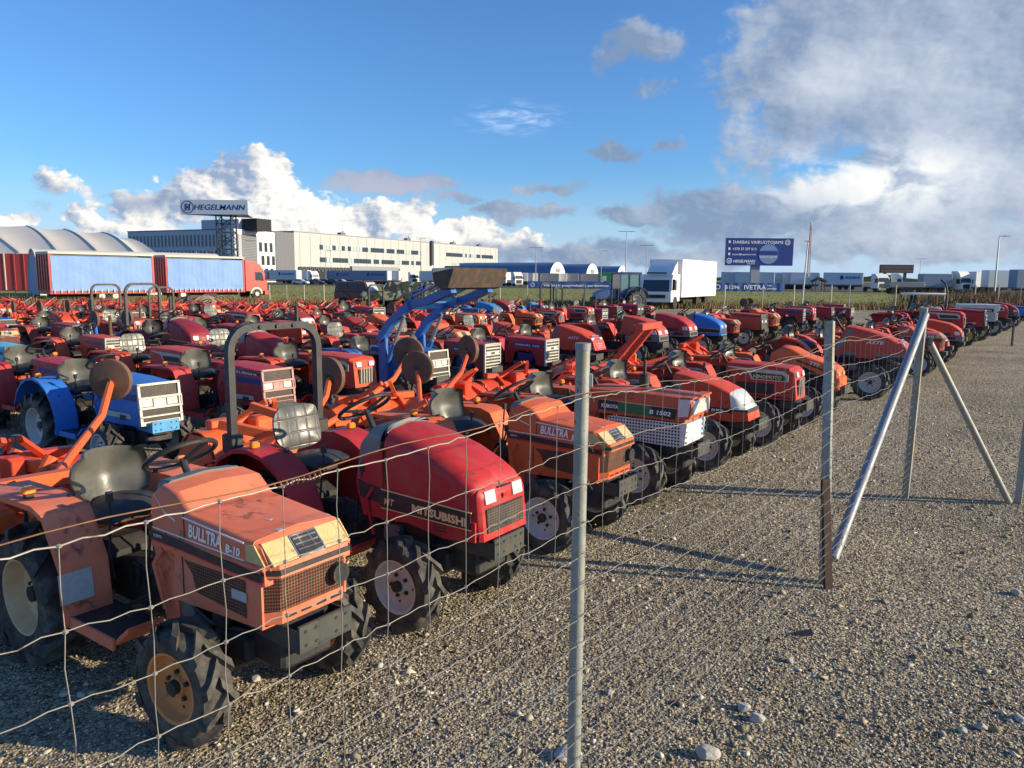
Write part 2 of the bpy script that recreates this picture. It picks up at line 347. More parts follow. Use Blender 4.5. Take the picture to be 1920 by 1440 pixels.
# scattered pebbles near the camera
def pebbles(name, n, x0, x1, y0, y1, rmin, rmax, m, seed=1, kind='stuff'):
    rg = np.random.default_rng(seed); X = rg.uniform(0, 1, n*2); Y = y0+(y1-y0)*rg.uniform(0, 1, n*2)**1.0
    half = (.70*Y+.8); X = (X*2-1)*half; pt = .5+.25*np.sin(X*1.9+Y*.8+1.)+.2*np.sin(Y*2.7-X*1.1)+.25*np.sin(X*.7-Y*.5)*np.sin(Y*1.3+X*2.2); k = (X > x0) & (X < x1) & (rg.uniform(0, 1, n*2) < .35+.75*pt); X = X[k][:n]; Y = Y[k][:n]; n = len(X)
    base = np.array([(1, 0, 0), (-1, 0, 0), (0, 1, 0), (0, -1, 0), (0, 0, 1), (0, 0, -1)], float)
    F = np.array([(0, 2, 4), (2, 1, 4), (1, 3, 4), (3, 0, 4), (2, 0, 5), (1, 2, 5), (3, 1, 5), (0, 3, 5)])
    r = rmin+(rmax-rmin)*rg.uniform(0, 1, n)**2.2
    V = base[None]+rg.normal(0, .28, (n, 6, 3)); V *= (r[:, None, None]*np.array([1, 1, .62])[None, None]*rg.uniform(.7, 1.25, (n, 1, 3)))
    a = rg.uniform(0, 6.28, n); ca, sa = np.cos(a), np.sin(a); x = V[..., 0]*ca[:, None]-V[..., 1]*sa[:, None]; y = V[..., 0]*sa[:, None]+V[..., 1]*ca[:, None]
    V[..., 0] = x+X[:, None]; V[..., 1] = y+Y[:, None]; V[..., 2] += (r*rg.uniform(-.1, .45, n))[:, None]
    FF = (F[None]+(np.arange(n)*6)[:, None, None]).reshape(-1, 3)
    me = bpy.data.meshes.new(name); me.vertices.add(n*6); me.vertices.foreach_set('co', V.reshape(-1))
    me.loops.add(len(FF)*3); me.loops.foreach_set('vertex_index', FF.reshape(-1)); me.polygons.add(len(FF))
    me.polygons.foreach_set('loop_start', np.arange(len(FF))*3); me.polygons.foreach_set('use_smooth', np.ones(len(FF), bool))
    at_ = me.attributes.new('tone', 'FLOAT', 'POINT'); at_.data.foreach_set('value', np.repeat(rg.uniform(0, 1, n), 6))
    me.update(); me.materials.append(m); o = link(name, me); o['kind'] = kind; return o
pm = bpy.data.materials.new('pebble'); pm.use_nodes = True; t = NT(pm.node_tree); b = t.n['Principled BSDF']; b.inputs['Roughness'].default_value = .85
an = t.new('ShaderNodeAttribute', attribute_name='tone'); cr = t.new('ShaderNodeValToRGB'); t.l.new(an.outputs['Fac'], cr.inputs[0])
el_ = cr.color_ramp.elements; el_[0].color = (.15, .12, .075, 1); el_[1].color = (.62, .56, .45, 1)
for p_, c_ in ((.25, (.25, .20, .125, 1)), (.5, (.41, .345, .22, 1)), (.7, (.31, .29, .22, 1)), (.86, (.54, .48, .36, 1))): e = el_.new(p_); e.color = c_
t.l.new(cr.outputs[0], b.inputs['Base Color'])
pebbles('gravel', 120000, -9, 9, 2.1, 8.2, .004, .0105, pm, 1)
pebbles('gravel', 60000, -14, 16, 8.0, 17, .006, .015, pm, 2)
pebbles('gravel', 3500, -12, 14, 2.3, 15, .012, .030, pm, 3)
# single pale stones
def rock(label, px, py, r, seed, group='pale stones lying on the gravel', name='stone', m=None, sq=.7):
    rg = random.Random(seed); bm = bmesh.new(); bmesh.ops.create_icosphere(bm, subdivisions=3, radius=1)
    dirs = [(Vector((rg.gauss(0, 1), rg.gauss(0, 1), rg.gauss(0, 1))).normalized(), rg.uniform(.62, .9)) for _ in range(13)]
    for v in bm.verts:
        p = v.co.copy()
        for d, k in dirs:
            q_ = p.dot(d)
            if q_ > k: p -= d*(q_-k)
        v.co = Vector((p.x*r*1.15, p.y*r*.9, p.z*r*sq+r*sq*.45))*(1+rg.uniform(-.02, .02))
    me = bpy.data.meshes.new(name); bm.to_mesh(me); bm.free(); me.materials.append(m or stonem)
    me.polygons.foreach_set('use_smooth', [True]*len(me.polygons)); me.set_sharp_from_angle(angle=R_(28))
    o = link(name, me, None, at(px, py), rg.uniform(0, 6)); tag(o, label, 'stone', group); return o
stonem = mat('pale_stone', (.46, .43, .38), .85, var=.25, scale=30, bump=.6, bscale=60, dirt=.3)
for i, (px, py, r, lb) in enumerate([(1326, 1418, .052, 'large pale stone below the brown steel stake, biggest on the gravel'), (1058, 1420, .048, 'pale stone just left of the nearest fence post foot'),
        (1394, 1330, .036, 'pale rounded stone touching a second pale stone, the farther of the pair'), (1420, 1350, .040, 'pale angular stone touching a second stone, the nearer of the pair'),
        (712, 1250, .022, 'small white stone on gravel below the crimson tractor front wheel'), (480, 1276, .028, 'flat pale stone between the front wheels of the faded orange tractor'),
        (120, 1303, .030, 'pale flat stone behind the front wheel of the faded orange tractor, left of two'), (152, 1306, .024, 'tan stone behind the front wheel of the faded orange tractor, right of two'),
        (1482, 1241, .024, 'small oval stone on open gravel below the dark scrap'), (1906, 1115, .04, 'pale stone at the right edge of the gravel'),
        (1804, 1372, .024, 'small stone on gravel at lower right, left of two'), (1838, 1366, .028, 'small stone on gravel at lower right, right of two'),
        (1143, 1300, .024, 'small grey stone on gravel right of the nearest fence post'), (1910, 1350, .03, 'pale stone at the lower right edge of the gravel'),
        (1358, 805, .03, 'white pebble far out on the gravel behind the fence'), (555, 1335, .02, 'little stone under the mesh right of the rusty front wheel')]):
    rock(lb, px, py, r, i+3)
sm = mat('dark_scrap', (.02, .02, .03), .5)
mb = MB(sm); mb.loft([[(-.05, -.02, .0), (.05, -.03, .01), (.06, .02, .0), (-.04, .025, .0)], [(-.045, -.015, .02), (.05, -.02, .035), (.055, .015, .03), (-.03, .02, .015)]])
tag(mb.build('plastic_scrap', None, at(1505, 1190)), 'dark blue plastic scrap lying on the open gravel', 'scrap')
# ------------------------------------------------------------ grass blades and weeds
def blades(name, pts, h0, h1, cols, seed, kind='stuff', wid=.02):
    rg = np.random.default_rng(seed); n = len(pts); P_ = np.array(pts); a = rg.uniform(0, 6.28, n); h = rg.uniform(h0, h1, n); lean = rg.normal(0, .22, (n, 2))*h[:, None]
    wd = wid*rg.uniform(.6, 1.5, n); V = np.zeros((n, 3, 3)); dx, dy = np.cos(a)*wd, np.sin(a)*wd
    V[:, 0, 0] = P_[:, 0]-dx; V[:, 0, 1] = P_[:, 1]-dy; V[:, 1, 0] = P_[:, 0]+dx; V[:, 1, 1] = P_[:, 1]+dy; V[:, :2, 2] = P_[:, 2][:, None]-.05
    V[:, 2, 0] = P_[:, 0]+lean[:, 0]; V[:, 2, 1] = P_[:, 1]+lean[:, 1]; V[:, 2, 2] = P_[:, 2]+h
    me = bpy.data.meshes.new(name); me.vertices.add(n*3); me.vertices.foreach_set('co', V.reshape(-1)); me.loops.add(n*3); me.loops.foreach_set('vertex_index', np.arange(n*3))
    me.polygons.add(n); me.polygons.foreach_set('loop_start', np.arange(n)*3)
    at_ = me.attributes.new('tone', 'FLOAT', 'POINT'); at_.data.foreach_set('value', np.repeat(rg.uniform(0, 1, n), 3)); me.update()
    m = bpy.data.materials.new(name); m.use_nodes = True; t = NT(m.node_tree); b = t.n['Principled BSDF']; b.inputs['Roughness'].default_value = .9; b.inputs['Specular IOR Level'].default_value = .1
    an = t.new('ShaderNodeAttribute', attribute_name='tone'); t.put(b.inputs['Base Color'], t.mix(an.outputs['Fac'], cols[0], cols[1])); me.materials.append(m)
    o = link(name, me); o['kind'] = kind; return o
rg = random.Random(5); pts = []
for _ in range(16000):                                   # brown weeds at the far right
    Y = rg.uniform(42, 92); X = Y*rg.uniform(.49, .76); e = (X/Y-.49)/.2; hh = .5+.5*math.sin(X*.7+Y*.31)*math.sin(Y*.23-X*.4)
    if rg.random() < min(1, e*1.3+.05)*(.35+.65*hh) and not (Y < 52 and X/Y < .60): pts.append((X, Y, -.05))
blades('weeds', pts, .5, 1.55, ((.10, .065, .035), (.22, .15, .085)), 3, wid=.045)
pts = []
for _ in range(26000):                                   # dry strip along the far fence
    X = rg.uniform(-50, 34); Y = 62+rg.gauss(0, 2.6); pts.append((X, Y, -.06))
for _ in range(9000): pts.append((rg.uniform(-52, -14), rg.uniform(50, 60), -.03))
blades('grass', pts, .15, .55, ((.15, .10, .05), (.27, .21, .10)), 4, wid=.05)
pts = []
for _ in range(9000): Y = rg.uniform(64, 165); pts.append((Y*rg.uniform(-.62, .72), Y, -.08))
blades('grass', pts, .04, .13, ((.12, .13, .04), (.30, .26, .10)), 6, wid=.12)
# ------------------------------------------------------------ far buildings
def frame(P0, P1, z0=0.):             # matrix: local x runs along P0->P1, local -y is the facade's outside, z up
    d = Vector((P1[0]-P0[0], P1[1]-P0[1], 0)); L = d.length; d.normalize()
    return Vector((P0[0], P0[1], z0)), math.atan2(d.y, d.x), L
wall_w = mat('white_render', (.74, .73, .70), .7, var=.05, scale=.3, dirt=.1, dirtcol=(.4, .4, .4))
wall_c = mat('cream_sandwich_panel', (.44, .44, .42), .6, var=.05, scale=.3)
wall_b = mat('blue_grey_cladding', (.46, .47, .52), .6, var=.06, scale=.3)
wall_d = mat('dark_grey_cladding', (.13, .135, .15), .6, var=.08, scale=.3)
wall_m = mat('mid_grey_panel', (.25, .26, .27), .6, var=.05, scale=.3)
win = mat('window_glass', (.03, .045, .07), .15, var=.5, scale=.4)
winl = mat('pale_window_blind', (.42, .47, .45), .3, var=.3, scale=.7)
dark = mat('dark_opening', (.02, .022, .028), .8)
steel = mat('galvanised_steel', (.36, .38, .38), .45, .6, var=.15)
steel_d = mat('dark_painted_steel', (.05, .06, .08), .5, .3)
def facade(t, L, h, m, name='wall', thick=8., y=0.):
    mb = MB(m); mb.box((L/2, y+thick/2, h/2), (L, thick, h)); return mb.build(name, t)
# office building with slit windows: corner at px 441
A = far(243, 500, 281); B = far(441, 500, 260); D = far(517, 500, 281); Ht = 17.4
o, rz, L = frame(A, B); t_ = thing('office_building', 'white and blue grey office building with rows of slit windows under the big rooftop sign', 'building', o, rz)
t_.location = (*o.xy, 0)
mb = MB(wall_b); mb.box((L/2-1.4, 8.7, Ht/2), (L-2.8, 17.4, Ht)); mb.box((L/2-1.4, 8.7, Ht+.15), (L-2.6, 17.7, .3), wall_d); mb.box((L-1.3, 1.6, Ht/2), (2.8, 3.2, Ht)); w1 = mb.build('wall', t_)
for row, z in enumerate((12.0, 6.8, 1.8)):
    n = 28
    for k in range(n):
        mb = MB(win); mb.box((L*(k+.8+row*.4)/(n+1), -.02, z+1.9), (.7, .12, 3.9)); mb.build('window', t_)
mb = MB(wall_b); mb.box((L*.80, 9, Ht+1.9), (17, 10, 3.6)); mb.build('roof_house', t_)
mb = MB(dark); mb.box((L*.80+11.5, 9, Ht+1.9), (7, 7, 4.)); mb.build('plant_room', t_)
o2, rz2, L2 = frame(B, D); w_ = thing('office_wing', 'white rendered end wing of the office building with staggered narrow windows', 'building', (*o2.xy, 0), rz2)
mb = MB(wall_w); mb.box((L2/2, 1.5, Ht/2+.1), (L2, 3, Ht+.25)); mb.build('wall', w_)
mb = MB(wall_d); mb.box((L2*.29, -.1, 10), (L2*.46, .4, 12)); 
for k in range(22): mb.box((L2*.29, -.35, 4.3+k*.54), (L2*.46, .12, .2), wall_m)
mb.build('louvre_panel', w_)
mb = MB(dark); mb.box((L2*.29, -.05, 1.9), (L2*.46, .3, 3.6)); mb.build('entrance', w_)
for r_, z in enumerate((12.2, 7.6, 3.2)):
    for k in range(3):
        mb = MB(win); mb.box((L2*(.62+.135*k)+(r_ % 2)*1.1, -.05, z), (1.5, .3, 3.2)); mb.build('window', w_)
# logistics hall
A, B = far(518, 500, 292), far(553, 500, 300)
o, rz, L = frame(A, B); t_ = thing('hall_annex', 'dark grey windowless link block between the white office wing and the cream hall', 'building', (*o.xy, 0), rz)
mb = MB(wall_d); mb.box((L/2, 6, 9.3), (L, 12, 18.6))
for k in range(5): mb.box((L*(k+.5)/5, -.02, 9.3), (.08, .06, 18.5), wall_m)
mb.build('wall', t_)
A, B = far(553, 500, 300), far(933, 500, 452)
o, rz, L = frame(A, B); t_ = thing('logistics_hall', 'long cream logistics hall with two bands of windows receding to the right', 'building', (*o.xy, 0), rz)
mb = MB(wall_c); mb.box((L/2, 20, 9.5), (L, 40, 19)); mb.box((L/2, 20, 19.2), (L+.4, 40.4, .35), wall_m)
for k in range(28): mb.box((L*(k+.5)/28, -.03, 12), (.12, .08, 13), wall_m)
mb.build('wall', t_)
for z in (13.8, 8.8):
    n = 38; x0, x1 = L*.085, L*.53
    for k in range(n):
        mb = MB(win if rnd() < .55 else winl); mb.box((x0+(x1-x0)*(k+.5)/n, -.06, z), ((x1-x0)/n*.86, .2, 1.9)); mb.build('window', t_)
    n = 34; x0, x1 = L*(.66 if z > 10 else .70), L*.965
    for k in range(n if z > 10 else 26):
        mb = MB(win if rnd() < .6 else winl); mb.box((x0+(x1-x0)*(k+.5)/n, -.06, z), ((x1-x0)/n*.86, .2, 1.9)); mb.build('window', t_)
mb = MB(dark); mb.box((L*.105, -.1, 3.1), (L*.19, .4, 5.4))
for k in range(14):
    x = L*.012+k*L*.0133; mb.tube([(x, -.5, 4.2), (x+L*.0066, -.5, 6), (x+L*.0133, -.5, 4.2)], .12, steel, 4)
mb.build('loading_bay', t_)
mb = MB(wall_m); mb.box((L*.30, -.5, 3.3), (L*.2, .9, 6.6)); mb.box((L*.46, -.5, 3), (L*.1, .7, 6), wall_c); mb.build('dock_wall', t_)
mb = MB(wall_b, wall_d); mb.box((L*.62, -6, 3.4), (L*.07, 12, 6.8)); mb.box((L*.665, -5, 4), (L*.02, 10.2, 8), wall_d); mb.build('dock_porch', t_)
mb = MB(steel_d); mb.box((L*.575, -.6, 14), (2, 1.2, 12)); mb.build('stair_shaft', t_)
for k, x in enumerate((.19, .48, .73, .9)):
    mb = MB(wall_d); mb.box((L*x, 3, 19.9), (3, 2, 1.2)); mb.box((L*x+1, 3, 20.7), (.3, .3, 1.4)); mb.build('roof_vent', t_)
# rooftop-high sign on a lattice mast
navy = mat('navy_letters', (.012, .028, .17), .4); signw = mat('sign_face', (.44, .50, .58), .5, var=.04)
Ys = 235.; a, b_ = far(337, 373, Ys), far(464, 375, Ys); zb = far(400, 402, Ys).z; W_ = b_.x-a.x; Hs = a.z-zb-.2
t_ = thing('sign_tower', 'tall lattice mast carrying a three-sided blue and white company name sign', 'sign', (a.x+W_*.55, Ys, 0), 0)
mb = MB(signw, steel_d); x0 = -W_*.55; tri = [(x0, 0), (x0+W_, 0), (x0+W_*.86, 13)]
mb.loft([[(x, y, zb) for x, y in tri], [(x, y, zb+Hs) for x, y in tri]], signw, True); mb.build('sign_box', t_)
mb = MB(steel_d); mb.add([(x, y, zb-.06) for x, y in tri], [(0, 1, 2)]); mb.build('sign_floor', t_)
mb = MB(navy); A_ = Matrix(((1, 0, 0, x0+W_*.205), (0, 0, -1, -.05), (0, 1, 0, zb+Hs*.32), (0, 0, 0, 1)))
mb.text('HEGELMANN', Hs*.52, A_, navy, .010, .2, width=W_*.76)
cx, cz, r0 = x0+W_*.11, zb+Hs*.5, Hs*.44
for rr in (r0,):
    ring = [[(cx+rq*math.cos(a_), -.05, cz+rq*math.sin(a_)) for rq in (rr, rr*.88)] for a_ in [6.2832*i/32 for i in range(33)]]
    mb.loft(ring, navy, False, False)
for dx in (-.42, .12): mb.poly([(cx+dx*r0, cz-.6*r0), (cx+(dx+.26)*r0, cz-.5*r0), (cx+(dx+.36)*r0, cz+.62*r0), (cx+(dx+.08)*r0, cz+.5*r0)], -.08, -.05)
mb.box((cx, -.06, cz), (r0*.5, .03, r0*.2)); mb.build('lettering', t_)
mb = MB(steel_d); mx = [(-2.2, 0), (2.2, 0), (2.4, 4), (-2, 4)]
mx = [(x+.9, y+2) for x, y in mx]
for x, y in mx: mb.box((x, y, zb/2), (.34, .34, zb))
for k in range(8):
    z0_, z1_ = zb*k/8, zb*(k+1)/8
    for i in range(4):
        p, q_ = mx[i], mx[(i+1) % 4]
        if k % 2: p, q_ = q_, p
        mb.tube([(p[0], p[1], z0_), (q_[0], q_[1], z1_)], .12, None, 5); mb.tube([(p[0], p[1], z1_), (q_[0], q_[1], z1_)], .1, None, 5)
mb.build('lattice_mast', t_)
# tents on the left
tentm = mat('tent_canvas', (.68, .63, .54), .7, var=.1, scale=.2, dirt=.15, dirtcol=(.35, .3, .25))
tentr = mat('red_tent_wall', (.42, .05, .05), .6, var=.15, scale=.3); tentp = mat('shaded_lilac_tent_wall', (.30, .31, .48), .7, var=.15, scale=.3)  # lilac puts the shade on the tent's end wall into its colour
Yt = 105.
t_ = thing('marquee', 'large cream canvas marquee with scalloped roof and red wall at the far left', 'marquee', far(0, 520, Yt), 0)
t_.location.z = 0; mb = MB(tentm); ox = t_.location.x
def lp(px, py, Y=Yt): p = far(px, py, Y); return (p.x-ox, p.y-Yt, p.z)
ridge = [(-260, 405), (-120, 415), (-60, 417), (50, 423), (120, 429), (190, 435), (232, 446)]; eave = [(-140, 472), (-40, 474), (36, 474), (110, 474), (186, 475), (255, 476), (300, 480)]
loops = []
for i in range(len(ridge)-1):
    for j in range(7):
        s_ = j/6; px0, py0 = ridge[i][0]*(1-s_)+ridge[i+1][0]*s_, ridge[i][1]*(1-s_)+ridge[i+1][1]*s_; px1 = eave[i][0]*(1-s_)+eave[i+1][0]*s_; py1 = eave[i][1]*(1-s_)+eave[i+1][1]*s_
        dip = .35*math.sin(math.pi*s_); pr_ = []
        for q_ in range(9):
            u_ = q_/8; a_ = lp(px0, py0, Yt+16); b2 = lp(px1, py1, Yt)
            pr_.append((a_[0]*(1-u_)+b2[0]*u_, a_[1]*(1-u_)+b2[1]*u_, a_[2]*(1-u_)+b2[2]*u_+.7*math.sin(u_*math.pi)*(1-.3*u_)-dip))
        loops.append(pr_)
mb.loft(loops, tentm, False, False)
for i in range(0, len(loops), 7): mb.tube([(p[0], p[1]-.05, p[2]+.04) for p in loops[i]], .045, greyp, 4)
mb.build('roof', t_, smooth=25)
mb = MB(tentr); p0, p1 = lp(-140, 474), lp(300, 480); mb.box(((p0[0]+p1[0])/2, 10, p0[2]/2), (p1[0]-p0[0], 20, p0[2])); 
for k in range(24): mb.box((p0[0]+(p1[0]-p0[0])*k/24, -.03, p0[2]/2), (.15, .1, p0[2]), tentm if k % 4 == 0 else tentr)
mb.build('wall', t_)
Ya = 82.; c0 = far(20, 520, Ya); c1 = far(100, 520, Ya); Rr = 3.7
t_ = thing('arched_tent', 'arched storage tent with shade-coloured lilac end wall behind the blue curtain trailer', 'tent', (c0.x+2.45, Ya, 0), 0)
zt = far(60, 467, Ya).z; mb = MB(tentm); arch = [(-Rr*math.cos(a_), zt*math.sin(a_)**.8) for a_ in [math.pi*i/20 for i in range(21)]]
mb.loft([[(x, 0, z) for x, z in arch], [(x, 19, z) for x, z in arch]], tentm, False, False)
mb.T = None; mb.loft([[(x*1.02, -.1, z*1.015) for x, z in arch], [(x*1.02, .25, z*1.015) for x, z in arch]], tentm, False, False); 
t_.rotation_euler = (0, 0, R_(-50)); mb.build('roof', t_)
mb = MB(tentp); mb.poly(arch, .05, .12); mb.build('end_wall', t_)
# arched hangars
hang = mat('blue_hangar_roof', (.12, .20, .32), .5, var=.15, scale=.2)
def hangar(pl, pr, pt, Y, lab, leftpx):
    a_, b2 = far(pl, 520, Y), far(pr, 520, Y); zt = far((pl+pr)/2, pt, Y).z; ph = R_(30); Rr = (b2.x-a_.x)/2/math.sin(ph)*.92
    t = thing('hangar', lab, 'hangar', ((a_.x+b2.x)/2, Y, 0), -ph, 'arched hangars beyond the field')
    arch = [(-Rr*math.cos(q_), zt*(math.sin(q_)**.75)) for q_ in [math.pi*i/18 for i in range(19)]]
    tx = (leftpx-960)/FPX; Lh = (t.location.x-tx*Y)/(math.cos(ph)+tx*math.sin(ph)*-1) if False else (t.location.x-tx*Y)/(math.cos(ph)+tx*math.sin(ph))
    mb = MB(hang); mb.loft([[(0, y, z) for y, z in arch], [(-Lh, y, z) for y, z in arch]], hang, False, False); mb.build('roof', t)
    mb = MB(wall_w); mb.add([(.05, y*1.03, z*1.02) for y, z in arch], [tuple(range(18, -1, -1))]); mb.build('end_wall', t)
    mb = MB(wall_m); mb.box((.12, 0, zt*.62), (.2, Rr*.5, zt*.2)); mb.build('vent_panel', t)
hangar(1028, 1063, 492, 330, 'blue roofed arched hangar with white end wall, leftmost of three', 872)
hangar(1095, 1126, 495, 345, 'blue roofed arched hangar with white end wall, middle of three', 1052)
hangar(1153, 1180, 499, 375, 'blue roofed arched hangar with white end wall, partly behind the white lorry', 1118)
# ------------------------------------------------------------ trailers, lorries, cars of the lot
vanw = mat('shaded_side_white', (.60, .64, .68), .4, var=.05, dirt=.1); vanl = mat('sunlit_warm_white', (.72, .70, .65), .4, var=.06)  # trailer shade and sun put into colour: bluish sides, warm rear ends
chs = mat('chassis_black', (.025, .025, .028), .7); tyr = mat('far_tyre', (.02, .02, .02), .8); curtb = mat('curtain_grey_blue', (.20, .25, .36), .5, var=.1)
def wheel(mb, x, y, r=.5, w_=.3): mb.cyl((x, y-w_/2, r), (x, y+w_/2, r), r, tyr, 14)
def trailer(px0, px1, Y, label, side=None, text=True, hgt=4., ang=-24, group='white trailers parked on the lot', wd=2.5, tx='HEGELMANN', z=-.04):
    ph = R_(ang); c = far(px1, 530, Y); tx0 = (px0-960)/FPX; L = (c.x-tx0*Y)/(math.cos(ph)-tx0*math.sin(ph)); L = max(4., min(L, 60))
    t = thing('trailer', label, 'trailer', (c.x, Y, z), ph, group)
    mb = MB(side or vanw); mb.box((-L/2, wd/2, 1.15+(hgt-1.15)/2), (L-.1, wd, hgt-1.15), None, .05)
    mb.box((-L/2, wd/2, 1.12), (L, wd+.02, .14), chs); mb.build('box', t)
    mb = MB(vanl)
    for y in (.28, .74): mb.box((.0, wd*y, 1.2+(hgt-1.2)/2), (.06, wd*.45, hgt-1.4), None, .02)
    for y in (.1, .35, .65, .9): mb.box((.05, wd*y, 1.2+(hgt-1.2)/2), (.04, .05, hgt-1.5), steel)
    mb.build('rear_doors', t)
    mb = MB(chs); mb.box((-L/2, wd/2, .85), (L*.95, 1.1, .3)); mb.box((-L*.5, .1, .75), (L*.25, .06, .5)); mb.build('chassis', t)
    for k in range(3):
        mb = MB(tyr); wheel(mb, -2.2-1.3*k, .2); wheel(mb, -2.2-1.3*k, wd-.2); mb.build('axle_wheels', t)
    if text and L > 6:
        mb = MB(navy); mb.side_text(tx, .85, -min(L*.45, 6.), 2.55, .02, navy, .03, .2, width=min(L*.38, 5.)); mb.box((-min(L*.45, 6.)-.7, -.02, 2.85), (.7, .03, .9)); mb.build('lettering', t)
    return t
def cab(px, Y, label, ang=-35, col=None, hgt=3.7, group='lorries parked on the lot', long=2.2, z=-.04, parent=None):
    c = far(px, 530, Y); t = thing('lorry_cab', label, 'lorry', (c.x, Y, z), R_(ang), group); w2 = 1.22
    P = [(-long, .7), (.0, .7), (.08, 1.9), (-.12, 2.75), (-.55, hgt-.35), (-1., hgt), (-long, hgt)]
    mb = MB(col or vanl); mb.poly(P, -w2, w2); mb.box((-long-1.6, 0, .75), (3.2, 1., .35), chs); mb.box((-.02, 0, .55), (.35, 2.4, .5), greyp, .05); mb.build('body', t)
    mb = MB(win); mb.add([(.075, -w2*.9, 1.95), (.075, w2*.9, 1.95), (-.115, w2*.84, 2.74), (-.115, -w2*.84, 2.74)], [(0, 1, 2, 3)])
    mb.v = [(x+.03, y, z_) for x, y, z_ in mb.v]; mb.build('windscreen', t)
    mb = MB(win); mb.sides([(-.25, 1.75), (-1.05, 1.75), (-1.05, 2.6), (-.35, 2.6)], w2, win, .02); mb.build('side_window', t)
    mb = MB(chs)
    for s_ in (-1, 1): mb.box((.12, s_*1.38, 2.2), (.12, .2, .75), None, .03)
    mb.build('mirror', t)
    mb = MB(chs); mb.box((.09, 0, 1.25), (.06, 1.6, .75)); mb.build('grille', t)
    mb = MB(glass)
    for s_ in (-1, 1): mb.box((.15, s_*.9, .72), (.06, .4, .2), None, .02)
    mb.build('headlight', t)
    for x in (-.95, -long-1.9):
        mb = MB(tyr); wheel(mb, x, -1.05); wheel(mb, x, 1.05); mb.build('axle_wheels', t)
    return t
# left part of the lot
trailer(497, 556, 232, 'white box trailer with blue company name parked under the white office wing')
cab(592, 226, 'white lorry with roof lamps facing right beside the first white trailer', -40)
trailer(556, 577, 235, 'short lit white trailer end next to the white lorry with roof lamps', text=False, ang=-10)
trailer(612, 658, 240, 'grey blue trailer shaded under the loading bay, behind the dark cars', side=curtb)
trailer(657, 726, 226, 'long grey blue trailer with lit rear doors left of the red off-road car', side=curtb)
trailer(733, 748, 228, 'narrow white trailer end just left of the blue cabbed lorry', text=False, ang=-12)
cab(778, 232, 'white and blue lorry half hidden behind the camouflage truck', -60)
trailer(786, 862, 224, 'blue shaded trailer in front of the hall, above the loader bucket', text=False)
cab(955, 208, 'white lorry cab right of the loader bucket, left of a pair', -50); cab(973, 204, 'white lorry cab right of the loader bucket, right of a pair', -60)
for i, (a_, b2, s_, l_) in enumerate([(976, 989, vanl, 'white trailer end'), (990, 999, curtb, 'grey trailer end'), (1000, 1008, vanl, 'white upright container end'),
        (1010, 1048, wall_m, 'grey shed panel'), (1048, 1063, vanl, 'white lorry back'), (1064, 1085, wall_m, 'light grey container'), (1086, 1126, wall_m, 'grey container')]):
    trailer(a_, b2, 236+i*2, l_+' above the blue banner, '+('first', 'second', 'third', 'fourth', 'fifth', 'sixth', 'seventh')[i]+' from the lorry pair', side=s_, text=False, ang=-3, hgt=3.7)
grn = mat('green_container', (.02, .22, .08), .5); t_ = trailer(1127, 1147, 232, 'green container with white letters JS behind the blue banner', side=grn, text=True, ang=-3, tx='JS')
mb = MB(white); mb.side_text('JS', 1.8, -3., 1.6, .05, white, .03); mb.build('lettering', t_)
trailer(1148, 1205, 238, 'white shaded trailer behind the blue cabbed tractor', text=False, ang=-8)
# right part of the lot
for i, (a_, b2, Y, an, tx_) in enumerate([(1356, 1384, 186, -14, False), (1384, 1411, 184, -10, False), (1430, 1452, 184, -12, False), (1450, 1479, 188, -8, True), (1478, 1500, 186, -10, False),
        (1498, 1516, 184, -8, True), (1515, 1536, 184, -10, False), (1536, 1618, 180, -22, True)]):
    trailer(a_, b2, Y, 'white trailer behind the billboard and blue banner, '+('first', 'second', 'third', 'fourth', 'fifth', 'sixth', 'seventh', 'last and longest')[i]+' from the left', text=tx_, ang=an)
cab(1657, 150, 'white lorry cab seen from the front beside the shaded longest trailer', -80, hgt=3.5); cab(1693, 152, 'white lorry with dark side window under the dark billboard', -25, hgt=3.6)
trailer(1660, 1735, 128, 'low grey metal container on the grass edge right of the lorries', side=wall_m, text=False, ang=-6, hgt=2.0)
trailer(1722, 1786, 140, 'blue grey curtain trailer with a torn patch on its side', side=curtb, text=False, ang=-5, hgt=3.5)
cab(1812, 140, 'white lorry facing the camera right of the torn curtain trailer', -70, hgt=4.0)
trailer(1822, 1862, 146, 'white trailer coupled behind the camera-facing lorry', text=False, ang=14)
trailer(1864, 1896, 138, 'white blue trailer right of the tall lamp mast', text=False, ang=-3, hgt=4.2); trailer(1896, 2010, 128, 'grey blue trailer cut by the right edge of the photo', side=curtb, text=False, ang=-3, hgt=4.2)
carw = [(.62, .63, .65), (.03, .035, .05), (.02, .02, .025), (.65, .65, .66), (.05, .08, .14)]
